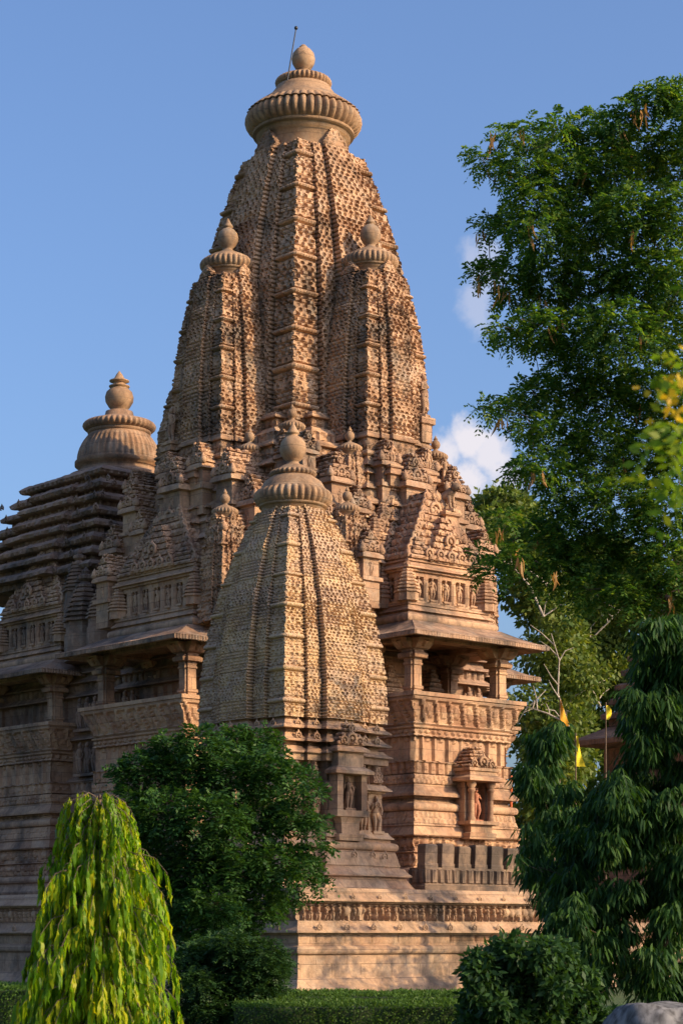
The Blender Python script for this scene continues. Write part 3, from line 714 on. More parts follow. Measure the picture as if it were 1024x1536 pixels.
# core walls
def stepped_core(h, st=.35):
    a, b_, c = h, h - st, h - 2 * st
    side = [(-b_ - 0, -b_)]
    return [(-c, -a), (c, -a), (c, -b_), (b_, -b_), (b_, -c), (a, -c), (a, c), (b_, c), (b_, b_), (c, b_), (c, a), (-c, a), (-c, b_), (-b_, b_), (-b_, c), (-a, c), (-a, -c), (-b_, -c), (-b_, -b_), (-c, -b_)]
CORE = LOW + [('k', .2, -.05, .2), ('f', 1.35, -.14, 'st'), ('k', .22, -.05, .2), ('f', .1, -.02), ('f', 1.3, -.14, 'st'), ('k', .22, -.06, .22), ('f', .3, -.12, 'blk'), ('k', .22, -.1, .2), ('f', .12, -.16),
              ('k', .24, -.12, .24), ('f', .14, -.2), ('k', .24, -.16, .24), ('f', .1, -.24), ('f', .35, -.2, 'dia'), ('k', .26, -.2, .26)]
def core():
    mb = MB()
    rows, bands, zt = segprof(PLAT_Z, CORE, .055)
    stz = bands.pop('st')
    dsp = low_disp(bands)
    def dd(tg, s, z, L):
        d = dsp(tg, s, z, L)
        for a, b in stz: d = np.where((z > a) & (z < b), d + np.where(np.abs((s / .55) % 1 - .5) > .44, .07, -.04), d)
        return d
    sweep(mb, stepped_core(5.2, .45), rows, dd, .075)
    hall = [(-4.9, 4.6), (4.9, 4.6), (4.9, 17.5), (-4.9, 17.5)]
    sweep(mb, hall, rows + np.array((-.02, .003)), dd, .085)
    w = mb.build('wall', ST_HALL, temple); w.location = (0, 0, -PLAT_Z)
    # statues standing out from the shaded flank and the rear, two tiers
    sd_ = 50
    for (a, b) in stz:
        for y in (2.95, 3.4, 3.85, 4.3): 
            x = -5.2 + (0 if y < 4.15 else .45)
        for x, y in ((-5.16, 3.35), (-5.16, 3.85), (-4.72, 4.5), (-4.98, 5.0), (-4.98, 5.5), (-4.98, 6.0), (-4.98, 6.5), (-4.98, 7.0), (-5.16, -3.3), (-5.16, -3.8)):
            mb = MB(); statue(mb, (x - .02, y, a + .06), 1.2, -math.pi / 2, sd_); sd_ += 1
            o = mb.build('statue', ST_HALL, w)
        for x, y in ((-3.3, -5.16), (-3.8, -5.16), (3.3, -5.16), (3.8, -5.16)):
            mb = MB(); statue(mb, (x, y - .02, a + .06), 1.2, 0, sd_); sd_ += 1
            o = mb.build('statue', ST_HALL, w)
    # upper tiers under the spire
    mb = MB()
    tier = []
    for i in range(4): tier += [('k', .24, .05 - i * .12, .24), ('f', .2, 0 - i * .12, 'blk'), ('f', .32, -.06 - i * .12, 'hc')]
    rows, bands, z2 = segprof(zt, tier, .05)
    sweep(mb, stepped_core(5.0, .5), rows, low_disp(bands), .08)
    rows, bands, z3 = segprof(z2, [('k', .26, .1, .2), ('f', .5, 0, 'niche2'), ('k', .24, .02, .2), ('f', .85, -.05, 'hc'), ('k', .24, 0, .2), ('f', .45, -.1, 'dia'), ('k', .25, -.15, .22), ('f', .3, -.4, 'pil'), ('k', .25, -.6, .2), ('f', .4, -.85, 'dia'), ('k', .22, -.85, .16), ('f', max(.1, 18.6 - z2 - 3.96), -1.0, 'hc')], .05)
    sweep(mb, stepped_core(4.15, .45), rows, low_disp(bands), .075)
    o = mb.build('upper_wall', ST_MAIN, temple); o.location = (0, 0, -PLAT_Z)
    return zt, z3
zt_core, z_up = core()

# spires
ZB = -PLAT_Z
main = spire('main_spire', temple, (0, 0, ZB), 3.0, 18.55, 29.9, .52, 2.6, 2.14, 'main', 1.0, 1.34, .05, .041, zc=30.75)
mb = MB()
def band_base(k, z0): return [('k', .22, .06, .08), ('f', .12, .02), ('r', .2, .05, .08), ('f', .45, 0, 'dia'), ('k', .2, .02, .09)]
for (x, y, kb, z0, z1, R, nm) in ((0, -3.62, 1.46, 18.9, 24.75, 1.0, 0), (-3.5, 0, 1.44, 18.9, 24.75, 1.0, 1), (3.3, 0, 1.4, 18.9, 24.75, 1.0, 2), (0, 3.6, 1.9, 18.9, 25.6, 1.0, 3)):
    o = spire('half_spire', temple, (x, y, ZB), kb, z0, z1, .60, 2.3, R, 'half', .85, 1.05, .055 if nm < 2 else .09, .045, zc=z1 + .3)
    pts, tg = spire_plan(); m2 = MB()
    rows, bands, _ = segprof(z0 - 1.185, band_base(kb, z0), .05)
    sweep(m2, [(a * kb, b * kb) for a, b in pts], rows, low_disp(bands), .07)
    m2.build('spire_base', ST_MAIN, o)
    m3 = MB(); sg = []
    for i in range(5): sg += [('f', .28, .75 - i * .17, 'blk'), ('k', .2, .72 - i * .17, .16), ('f', .08, .66 - i * .17)]
    rows, bands, zz_ = segprof(z0 - 1.19 - 5 * .56, sg, .05)
    sweep(m3, [(a * kb * .98, b * kb * .98) for a, b in pts], rows, low_disp(bands), .07)
    m3.build('stepped_base', ST_MAIN, o)
# front half spire carries a lower step towards the hall
spire('half_spire', temple, (0, 5.0, ZB), 1.75, 18.6, 23.4, .6, 2.3, .8, 'half', .85, 1.0, .09, .05, zc=23.7)
# ring of small corner spires
for (x, y, ztop) in ((-3.4, -3.4, 18.9), (3.4, -3.4, 18.9), (-3.4, 3.4, 18.9), (3.4, 3.4, 18.9), (-4.25, -2.15, 18.2), (-1.75, -4.5, 18.2), (1.9, -4.5, 18.2), (-4.3, 2.0, 18.2),
                     (-3.2, -6.0, 15.7), (-6.0, -3.0, 15.7), (-4.5, -4.5, 15.9), (4.4, -4.3, 16.3)):
    kb = .66
    spire('small_spire', temple, (x, y, ZB), kb, ztop - 3.6, ztop - .15, .62, 2.0, .46, 'half', .55, .7, .06, .05, zc=ztop)
# lightning rod on the main disc
mb = MB(); a = px(431, 108, 74.6); e = px(444, 42, 74.6)
iM = TM.inverted()
pa, pe = iM @ Vector(a), iM @ Vector(e)
pa.z -= .3
mb.tube([pa, pe], [.028, .022], 6); mb.ball(pe, .07, 7)
r_ = mb.build('lightning_rod', IRON, main)
# carved figures on the ledges
mb = MB(); statue(mb, (1.25, -5.0, 19.75 + .1), 1.5, .5, 12); rectstack(mb, [(18.9, 1.0, 1.5, -5.2, -4.4), (19.5, 1.0, 1.5, -5.2, -4.4), (19.55, .92, 1.58, -5.28, -4.4), (19.76, .92, 1.58, -5.28, -4.4)], lambda e, s, z, L: rough(s, z, .02), .08); o = mb.build('statue', ST_WALL, temple); o.location = (0, 0, ZB)
mb = MB(); lion(mb, (.55, -6.75, 16.15), .85, .3); rectstack(mb, [(15.2, .2, .9, -7.2, -6.0), (15.9, .25, .85, -7.15, -6.0), (15.95, .15, .95, -7.25, -6.0), (16.07, .15, .95, -7.25, -6.0)], lambda e, s, z, L: rough(s, z, .02), .08); o = mb.build('lion_statue', ST_WALL, temple); o.location = (0, 0, ZB)

def aedicule(x, y, z, w, h, yaw, fig_seed=None):
    mb = MB(); mb.M = Matrix.Translation((x, y, z)) @ Matrix.Rotation(yaw, 4, 'Z')
    rectstack(mb, [(-.9, -w * .8, w * .8, -w * .8, 1.2), (-.05, -w * .8, w * .8, -w * .8, 1.2), (-.03, -w, w, -w, 1.2), (.1, -w, w, -w, 1.2), (.12, -w * .78, w * .78, -w * .78, 1.2), (h * .5, -w * .78, w * .78, -w * .78, 1.2), (h * .52, -w * 1.08, w * 1.08, -w * 1.08, 1.2), (h * .6, -w * 1.05, w * 1.05, -w * 1.05, 1.2), (h * .66, -w * .9, w * .9, -w * .9, 1.2)],
              lambda e, s, z_, L: rough(s, z_, .02) + np.where((z_ > .15) & (z_ < h * .48) & (np.abs(s) < w * .42), -.12, 0), .06)
    gable(mb, 0, w * .95, h * .66, h * 1.25, -w * .9, -w * .5, 1.2, 6, .07)
    for a, b_, r in ((0, .78, .24), (-.5, .72, .17), (.5, .72, .17), (0, 1.05, .17)): arch(mb, a * w, -w * .9 + (b_ - .7) * .5 * w, h * b_, r * w / .6)
    for sx in (-1, 1): mb.lathe([(.09, 0), (.14, .08), (.1, .2), (.01, .36)], 7, (sx * w * .95, -w * .85, h * .64))
    if fig_seed is not None: statue(mb, (0, -w * .72, .12), h * .36, 0, fig_seed)
    o = mb.build('pediment_shrine', ST_WALL if fig_seed and fig_seed % 2 else ST_ROOF, temple); o.location = (0, 0, ZB)
k_ = 300
for (a, d, z, w, h) in ((-3.1, 5.15, 16.0, .50, 1.5), (-2.35, 5.35, 15.2, .42, 1.3), (2.35, 5.1, 16.2, .55, 1.6), (3.3, 4.9, 15.3, .5, 1.5), (-.9, 5.25, 17.0, .42, 1.3), (.9, 5.25, 17.0, .42, 1.3), (0, 5.5, 16.1, .6, 1.7), (-3.9, 4.6, 17.2, .36, 1.1), (-3.9, 5.4, 14.6, .5, 1.5), (3.0, 6.0, 14.2, .45, 1.4), (-2.9, 6.5, 13.4, .45, 1.4)):
    aedicule(a, -d, z, w, h, 0, k_); k_ += 1
    aedicule(-d, -a, z, w, h, -math.pi / 2, k_); k_ += 1
for x, y, z, yaw, hh in ((-5.0, 1.3, 19.1, -math.pi / 2, 1.2), (-5.5, -.7, 17.75, -math.pi / 2, .9), (-5.5, .8, 17.75, -math.pi / 2, .8), (.9, -5.6, 17.75, 0, .8), (-.8, -5.6, 17.75, 0, .8), (2.1, -5.2, 17.6, 0, .9)):
    mb = MB(); statue(mb, (x, y, z), hh, yaw, k_); k_ += 1; mb.M = Matrix.Translation((x, y, z)) @ Matrix.Rotation(yaw, 4, 'Z'); rectstack(mb, [(-.75, -.2, .2, -.14, 1.2), (-.4, -.24, .24, -.2, 1.2), (-.38, -.34, .34, -.3, 1.2), (-.26, -.34, .34, -.3, 1.2), (-.24, -.24, .24, -.2, 1.2), (-.16, -.24, .24, -.2, 1.2), (-.14, -.3, .3, -.26, 1.2), (-.06, -.3, .3, -.26, 1.2)], lambda e, s, z_, L: rough(s, z_, .02), .08); o = mb.build('statue', ST_WALL, temple); o.location = (0, 0, ZB)
# hall roof: stacked slabs, bell and pot
def hall_roof():
    mb = MB(); yc = 11.5
    z = 15.2; hw = 4.9
    rows = []
    tiers = 8
    for i in range(tiers):
        hw = 4.75 - i * .27
        y0 = yc - hw; y1 = yc + hw
        h = (19.95 - 15.2) / tiers
        for dz, o in ((0, -.28), (.36, -.28), (.37, -.04), (.42, .04), (.62, .06), (.74, -.02), (.86, -.12), (.99, -.26)):
            rows.append((15.2 + h * (i + dz), -hw - o, hw + o, y0 - o, y1 + o))
    rows = [(z_ + (0.0 if i % 8 == 0 or i % 8 == 7 else .03 * math.sin(i // 8 * 2.7)), a, b, c_, d_) for i, (z_, a, b, c_, d_) in enumerate(rows)]
    def d(e, s, z, L):
        f = ((z - 15.2) / ((19.95 - 15.2) / tiers)) % 1
        return np.where(f < .425, crosses(s, z * 0 + .25, .34, 1, .08), np.where((f < .62), .05 * np.abs(np.cos(s * 9)) * (vnoise(s * 3, z) > .35) - .16 * np.maximum(0, vnoise(s * 1.7 + e * 9, np.floor(z * 1.7) * 7.3) - .62) / .38, 0)) + rough(s, z, .04)
    rectstack(mb, rows, d, .07)
    for fx, fy in ((1, .5), (.5, 1)):
        rectstack(mb, [(z_ + .012, a * (fx + (.07 if fx == 1 else 0)), b * (fx + (.07 if fx == 1 else 0)), yc + (c_ - yc) * (fy + (.07 if fy == 1 else 0)), yc + (d_ - yc) * (fy + (.07 if fy == 1 else 0))) for z_, a, b, c_, d_ in rows[:-8]], d, .08)
    # projecting middle of each course on the flank
    for i in range(tiers - 1):
        hw = 4.75 - i * .27; h = (19.95 - 15.2) / tiers; zz = 15.2 + h * i
        for k in range(-3, 4):
            arch(mb, -hw - .06, yc + k * 1.25 + (i % 2) * .5, zz + h * .62, .14, -math.pi / 2)
            arch(mb, k * 1.25 + (i % 2) * .5, yc - hw - .06, zz + h * .62, .14, 0)
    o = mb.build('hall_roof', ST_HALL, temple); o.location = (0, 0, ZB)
    # lower shoulders between hall and spire
    mb = MB()
    rows = []
    for i in range(6):
        hw = 3.4 - i * .12; zz = 13.5 + i * .62
        for dz, oo in ((0, -.2), (.3, -.2), (.31, .14), (.42, .14), (.55, 0), (.61, -.18)): rows.append((zz + dz, -hw - oo - .4, hw + oo + .4, 4.2, 8.5))
    rectstack(mb, rows, lambda e, s, z, L: rough(s, z, .03), .09)
    oo = mb.build('shoulder_roof', ST_HALL, temple); oo.location = (0, 0, ZB)
    m2 = MB(); c = (0, yc, -.1)
    m2.lathe([(1.9, 19.8), (1.9, 20.15), (2.05, 20.2), (2.05, 20.32), (1.85, 20.4), (1.6, 20.5), (1.55, 20.7), (1.8, 20.75), (1.8, 20.9)], 96, c)
    t = np.linspace(0, 1, 12)
    m2.lathe([(1.72 - .5 * a ** 2.2, 20.9 + 1.15 * a, 1 if .05 < a < .9 else 0) for a in t], 180, c, ribs=44, amp=.06)
    m2.lathe([(1.2, 22.05), (1.28, 22.1), (1.28, 22.18)], 96, c)
    m2.lathe([(1.22 + .27 * math.sin(math.pi * a) ** .6, 22.18 + .42 * a, math.sin(math.pi * a) ** .4 if 0 < a < 1 else 0) for a in t], 180, c, ribs=40, amp=.08)
    m2.lathe([(1.2, 22.6), (.95, 22.68), (.6, 22.8), (.55, 23.0), (.4, 23.05)], 48, c)
    m2.build('ribbed_disc', ST_ROOF, o)
    m3 = MB(); q = 22.85
    m3.lathe([(.6, q - .1), (.5, q), (.3, q + .12), (.28, q + .2), (.42, q + .32), (.56, q + .55), (.58, q + .75), (.52, q + .95), (.38, q + 1.08), (.3, q + 1.14), (.42, q + 1.16), (.42, q + 1.2), (.26, q + 1.24), (.24, q + 1.36), (.4, q + 1.38), (.4, q + 1.42), (.22, q + 1.5), (.12, q + 1.68), (.01, q + 1.82)], 32, c)
    m3.build('pot_finial', ST_SMOOTH, o)
hall_roof()
for (x, y, z, r, h) in ((-5.0, 3.6, 12.8, .75, 2.2), (-5.2, 5.2, 12.9, .6, 1.8), (-5.0, 6.6, 12.8, .8, 2.4), (-4.7, 4.6, 14.2, .55, 1.8), (-4.6, 7.6, 14.2, .6, 1.9), (-5.0, 14.2, 13.2, .8, 2.4), (-4.2, 3.2, 15.2, .6, 2.0)):
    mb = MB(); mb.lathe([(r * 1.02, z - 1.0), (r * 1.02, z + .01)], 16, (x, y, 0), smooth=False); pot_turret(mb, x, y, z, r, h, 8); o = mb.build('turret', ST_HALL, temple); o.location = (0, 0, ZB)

# ------------------------------------------------------------------ platform
def platform():
    X0, Y0, X1, Y1 = -11.8, -13.6, 12.6, 24.0
    root = thing('temple_platform', 'broad moulded sandstone platform with a carved frieze carrying the temple', 'platform', (CX, CY, 0), ROT)
    mb = MB()
    segs = [('f', .14, .3), ('k', .2, .16, .14), ('s', .12, .16, .06), ('f', .64, 0, 'joint'), ('r', .28, .0, .13), ('f', .06, -.02), ('f', .24, 0, 'lat2'), ('f', .05, .06), ('k', .28, .02, .22), ('f', .06, 0)]
    rows, bands, z = segprof(-.02, segs, .045)
    fz = (z, z + .50)
    rows2, b2, z2 = segprof(z, [('f', .50, -.02, 'fig'), ('f', .05, .06), ('k', .24, .03, .17), ('s', .14, .04, -.05)], .03)
    J = bands.pop('joint', None); lt = bands.pop('lat2')[0]
    def d1(tg, s, z_, L):
        d = rough(s, z_, .015)
        d = np.where((z_ > J[0][0]) & (z_ < J[0][1]) & (np.abs((s / 1.3) % 1 - .5) < .012), d - .03, d)
        # little carved cartouches: rows of short strokes
        q = np.where(((s / .09) % 1 < .35), -.045, 0) + np.where((s / 1.05) % 1 < .06, -.03, 0)
        d = np.where((z_ > lt[0] + .03) & (z_ < lt[1] - .03), d + q, d)
        return d
    pl = rect(X0, X1, Y0, Y1)
    sweep(mb, pl, rows, d1, .045, .4, False)
    def d2(tg, s, z_, L):
        t = (z_ - fz[0]) / (fz[1] - fz[0])
        d = rough(s, z_, .012)
        gapm = (s / 3.3) % 1 < .03
        return d + np.where((t > .02) & (t < .98), np.where(gapm, .03, fig(s, t, .5, .27, .17, 2.0)), 0)
    sweep(mb, pl, rows2, d2, .028, .4, True)
    # knobs on the cornice
    for k in range(24):
        arch(mb, X0 + .6 + k * 1.02, Y0 - .24, 1.86, .11)
        arch(mb, X0 - .24, Y0 + .6 + k * 1.5, 1.86, .11, -math.pi / 2)
        arch(mb, X0 + .9 + k * 1.02, Y0 - .16, 2.72, .08)
    mb.build('plinth', ST_PLAT, root)
    return z2
zp = platform()

# ------------------------------------------------------------------ corner shrine
def corner_shrine():
    x, y = -8.6, -9.6
    w = TM @ Vector((x, y, 0))
    root = thing('shrine', 'small shrine with a golden honeycombed spire on the near corner of the platform', 'shrine', (w.x, w.y, PLAT_Z), ROT)
    z0, z1 = 8.0, 14.45
    pts, tg = spire_plan()
    sp = spire('spire', root, (0, 0, -PLAT_Z), 2.03, z0, z1, .385, 2.2, 1.2, 'shrine', .60, .95, .036, .032, mat=ST_SHRINE, zc=z1 + .12)
    # lattice wall below, following the spire's stepped plan
    mb = MB()
    segs = [('f', .12, .62), ('s', .32, .60, .40), ('k', .24, .40, .16), ('f', .06, .3), ('s', .42, .32, .2), ('r', .26, .16, .12), ('f', .1, .1), ('k', .2, .05, .14), ('f', 1.12, -.08, 'wall'), ('f', .06, 0), ('k', .18, 0, .16),
            ('f', .06, -.08), ('f', .5, -.06, 'panel'), ('f', .2, .06), ('k', .2, -.04, .2), ('f', .12, -.16), ('k', .24, -.08, .22), ('f', .12, -.18), ('k', .24, -.05, .2), ('f', .1, -.12)]
    rows, bands, zt = segprof(PLAT_Z - .02, segs, .045)
    rows[:, 1] = PLAT_Z - .02 + (rows[:, 1] - PLAT_Z + .02) * (8.03 - PLAT_Z + .02) / (zt - PLAT_Z + .02)
    fct = (8.03 - PLAT_Z + .02) / (zt - PLAT_Z + .02)
    B = {k: [(PLAT_Z - .02 + (a - PLAT_Z + .02) * fct, PLAT_Z - .02 + (b - PLAT_Z + .02) * fct) for a, b in v] for k, v in bands.items()}
    pan = B['panel'][0]; wl = B['wall'][0]
    def d(tg_, s, z, L):
        q = rough(s, z, .012)
        t = (z - pan[0]) / (pan[1] - pan[0])
        q = np.where((t > 0) & (t < 1) & (tg_ != 'g'), q + np.where(np.abs(s) < L * .32 * (1 - .55 * np.clip(t - .45, 0, 1) / .55), .12 + .03 * np.sin(s * 50) * np.sin(t * 20), -.04), q)
        return q
    sc = 1.98
    sweep(mb, [(a * sc, b * sc) for a, b in pts], rows, d, .05, .14, True, None, (0, 0), tg)
    # kirtimukha-like antefixes on the cornices
    for zz, ro in ((7.45, .1), (7.8, .08), (4.0, .45), (5.55, .12)):
        for t in (-1.55, -.95, 0, .95, 1.55):
            dd = .36 if abs(t) < .3 else (.12 if abs(t) < 1.2 else 0)
            arch(mb, t, -sc - ro - dd, zz, .13); arch(mb, -sc - ro - dd, t, zz, .13, -math.pi / 2)
    wob = mb.build('wall', ST_SHRINE if False else ST_WALL, root); wob.location = (0, 0, -PLAT_Z)
    sdn = 200
    za = wl[0] + .03; h = (wl[1] - wl[0]) * .92
    for (xx, yy) in ((-1.62, -1.96), (-.97, -2.06), (.97, -2.06), (1.62, -1.96)):
        mb = MB(); statue(mb, (xx, yy, za), h, 0, sdn); sdn += 1; o = mb.build('statue', ST_WALL, wob)
        mb = MB(); statue(mb, (yy, -xx, za), h, -math.pi / 2, sdn); sdn += 1; o = mb.build('statue', ST_WALL, wob)
    # projecting two-storey niche on each visible face
    for yaw in (0, -math.pi / 2):
        mb = MB(); mb.M = Matrix.Rotation(yaw, 4, 'Z')
        f = -sc * 1.17
        rectstack(mb, [(4.42, -.46, .46, f - .32, f), (4.6, -.5, .5, f - .36, f), (4.62, -.34, .34, f - .3, f), (4.95, -.36, .36, f - .3, f), (5.1, -.44, .44, f - .36, f), (5.12, -.62, .62, f - .42, f), (5.3, -.62, .62, f - .42, f)], lambda e, s, z, L: rough(s, z, .012) + np.where((z > 4.62) & (z < 4.95), .03 * np.sin(s * 40), 0), .06)
        mb.box(-.58, -.36, f - .38, f, 5.3, 6.35); mb.box(.36, .58, f - .38, f, 5.3, 6.35); mb.box(-.359, .359, f - .08, f, 5.3, 6.35)
        rectstack(mb, [(6.35, -.6, .6, f - .4, f), (6.37, -.74, .74, f - .52, f), (6.46, -.74, .74, f - .52, f), (6.58, -.56, .56, f - .36, f), (6.6, -.5, .5, f - .32, f), (7.0, -.5, .5, f - .32, f), (7.02, -.64, .64, f - .44, f), (7.1, -.64, .64, f - .44, f), (7.2, -.5, .5, f - .3, f)], lambda e, s, z, L: rough(s, z, .012) + np.where((z > 6.61) & (z < 6.98) & (np.abs(s) < .3), -.12 + .1 * np.abs(np.sin(s * 16)), 0), .05)
        gable(mb, 0, .52, 7.2, 7.85, f - .34, f - .2, f, 5, .07)
        for xx, zz, rr in ((-.3, 7.34, .16), (.3, 7.34, .16), (0, 7.4, .22), (0, 7.7, .15)): arch(mb, xx, f - .36, zz, rr)
        nb = mb.build('wall_shrine', ST_WALL, wob)
        mb = MB(); mb.M = Matrix.Rotation(yaw, 4, 'Z')
        statue(mb, (0, f - .2, 5.36), .95, 0, 77 + int(yaw * 10)); mb.build('statue', ST_WALL, wob)
corner_shrine()

# ------------------------------------------------------------------ stone railings on the platform
def stone_railing(label, x, y, rz, n):
    w = TM @ Vector((x, y, 0))
    root = thing('stone_railing', label, 'railing', (w.x, w.y, PLAT_Z), ROT + rz, 'blackened stone railings on the platform edge')
    L = n * .72 + .25
    mb = MB()
    rectstack(mb, [(-.02, -.12, L, -.10, .75), (.22, -.12, L, -.10, .75), (.24, -.02, L - .1, .0, .7), (.30, 0, L - .1, .02, .7), (.32, -.04, L - .06, -.04, .7), (.70, -.04, L - .06, -.04, .7), (.72, 0, L - .1, .02, .7), (.78, 0, L - .1, .02, .7)],
              lambda e, s, z, L_: rough(s, z, .02) + (np.where((z > .31) & (z < .71), np.where(np.abs((s / .31) % 1 - .5) > .38, -.09, .03 * np.sin(s * 40) * np.sin(z * 30)), 0)), .05)
    mb.build('base', ST_DARK, root)
    for i in range(n):
        mb = MB(); x0 = .03 + i * .72; hh = .72 + .04 * math.sin(i * 2.3)
        rectstack(mb, [(.78, x0, x0 + .57, .06, .42), (.9, x0, x0 + .57, .06, .42), (.92, x0 + .02, x0 + .55, .08, .42), (.78 + hh - .06, x0 + .02, x0 + .55, .05, .42), (.78 + hh, x0 + .05, x0 + .52, .08, .40)],
                  lambda e, s, z, L_: rough(s, z, .015) + np.where((np.abs(s) < .1) & (z > .95) & (z < 1.4), -.03, 0), .05)
        mb.build('slab', ST_DARK, root)
stone_railing('row of blackened upright stone slabs below the sunlit right balcony', -5.35, -12.0, 0, 9)
stone_railing('row of blackened upright stone slabs low at the left edge beside the bright drooping tree', -10.6, 14.5, -math.pi / 2, 8)
# ------------------------------------------------------------------ vegetation
def unit(v): return v / (np.linalg.norm(v, axis=-1, keepdims=True) + 1e-9)
def rdir(n): return unit(rng.normal(size=(n, 3)))
def leafquads(mb, B, D, Sd, ln, wd):
    n = len(B); ln = np.asarray(ln) * np.ones(n); wd = np.asarray(wd) * np.ones(n)
    m = B + D * (ln * .45)[:, None]
    V = np.stack([B, m + Sd * (wd / 2)[:, None], B + D * ln[:, None], m - Sd * (wd / 2)[:, None]], 1)
    mb.add(V.reshape(-1, 3), np.arange(n * 4).reshape(-1, 4))
def strips(mb, B, D, W, ln, wd, bend, K=4, wav=.25):
    """long hanging leaves: a bent strip of K pieces each, with a wavy blade"""
    n = len(B); t = np.linspace(0, 1, K + 1)
    Nn = unit(np.cross(D, W)); ph = rng.uniform(0, 6.28, n)
    w = np.sin(np.pi * np.clip(t * .9 + .08, 0, 1)) ** .7; w[-1] = .04
    c = B[:, None] + D[:, None] * (ln[:, None] * t)[..., None] + bend[:, None] * ((ln[:, None] * t ** 2) * .35)[..., None]
    c = c + Nn[:, None] * (np.sin(t[None] * 11 + ph[:, None]) * wav * wd[:, None])[..., None]
    l = c + W[:, None] * (wd[:, None] * .5 * w)[..., None]; r = c - W[:, None] * (wd[:, None] * .5 * w)[..., None]
    V = np.stack([l, r], 2)                                   # n, K+1, 2, 3
    i = np.arange(n)[:, None] * (2 * (K + 1)) + np.arange(K)[None] * 2
    Fc = np.stack([i, i + 1, i + 3, i + 2], -1).reshape(-1, 4)
    mb.add(V.reshape(-1, 3), Fc, True)
def fronds(mb, B, D, ln, M, ll, lw, droop=.5):
    """feathered leaves: M pairs of leaflets along a drooping stalk"""
    n = len(B); up = np.array((0, 0, 1.0))
    Sd = unit(np.cross(D, up + rng.normal(size=(n, 3)) * .35)); ln = ln * rng.uniform(.7, 1.2, n)
    Nn = np.cross(Sd, D)
    for k in range(M):
        t = (k + .6) / M
        P = B + D * (ln * t)[:, None] - up * (ln * droop * t * t)[:, None]
        T = unit(D - up * (2 * droop * t))
        for s in (-1, 1):
            d = unit(Sd * s * .9 + T * .5 - up * .15 + rng.normal(size=(n, 3)) * .14)
            leafquads(mb, P, d, unit(np.cross(d, Nn + rng.normal(size=(n, 3)) * .3)), ll * (1 - .45 * abs(t - .45)) * rng.uniform(.8, 1.15, n), lw)
def clump_points(c, r, n, sq=.8):
    d = rdir(n); q = r * (.25 + .75 * rng.random(n) ** .6)
    return c + d * q[:, None] * np.array((1, 1, sq)), d
def limbs(mb, base, clumps, r0, fork=.35, n=7, wob=.12):
    """trunk and limbs: every clump is joined to the nearest node nearer to the base"""
    base = np.asarray(base, float); C = [np.asarray(c, float) for c, _ in clumps]
    top = np.mean(C, 0); f = base + (top - base) * np.array((.5, .5, fork)); mid = (base + f) / 2 + rng.normal(size=3) * .05
    nodes = [base + (0, 0, -.1), mid, f]; rad = [r0, r0 * .85, r0 * .72]
    mb.tube(nodes, rad, 12)
    order = np.argsort([np.linalg.norm(c - f) for c in C])
    N = [f]; R = [r0 * .7]
    for i in order:
        c = C[i]; dd = [np.linalg.norm(c - p) + .35 * np.linalg.norm(p - f) + 1.2 * max(0, p[2] - c[2]) for p in N]; j = int(np.argmin(dd)); p = N[j]
        L = np.linalg.norm(c - p); m1 = p + (c - p) * .35 + rng.normal(size=3) * L * wob; m2 = p + (c - p) * .7 + rng.normal(size=3) * L * wob
        r1 = max(R[j] * .62, r0 * .03)
        mb.tube([p, m1, m2, c], [min(R[j] * .8, r1 * 1.25), r1, r1 * .75, r1 * .5], n)
        N += [m1, m2, c]; R += [r1, r1 * .8, r1 * .55]
def pclumps(lst, Y, dy=1.0, k=1.0):
    return [(px(x, y, Y + rng.uniform(-dy, dy)), r * Y / F * k) for x, y, r in lst]
def tree(name, label, cat, base, clumps, leaf, lmat, bmat, r0=.2, group=None, fork=.35, extra=None, wob=.12):
    base = np.asarray(base, float)
    root = thing(name, label, cat, tuple(base), 0, group)
    cl = [(c - base, r) for c, r in clumps]
    mb = MB(); limbs(mb, np.zeros(3), cl, r0, fork, wob=wob); mb.build('trunk', bmat, root)
    mb = MB()
    for c, r in cl: leaf(mb, c, r)
    mb.build('crown', lmat, root)
    if extra: extra(root, cl)
    return root
def leaf_pinnate(den, ln, M, ll, lw, droop=.5, sq=.75):
    def f(mb, c, r):
        n = max(4, int(den * r * r)); B, d = clump_points(c, r, n, sq)
        D = unit(d * np.array((1, 1, .35)) + rng.normal(size=(n, 3)) * .5 + np.array((0, 0, .1)))
        fronds(mb, B, D, ln, M, ll, lw, droop)
    return f
def leaf_single(den, ll, lw, droop=.3, sq=.8):
    def f(mb, c, r):
        n = max(6, int(den * r * r)); B, d = clump_points(c, r, n, sq)
        D = unit(d * .6 + rng.normal(size=(n, 3)) * .7 - np.array((0, 0, droop)))
        Sd = unit(np.cross(D, rdir(n) * .8 + np.array((0, 0, .6))))
        leafquads(mb, B, D, Sd, ll * rng.uniform(.7, 1.25, n), lw * rng.uniform(.8, 1.2, n))
    return f
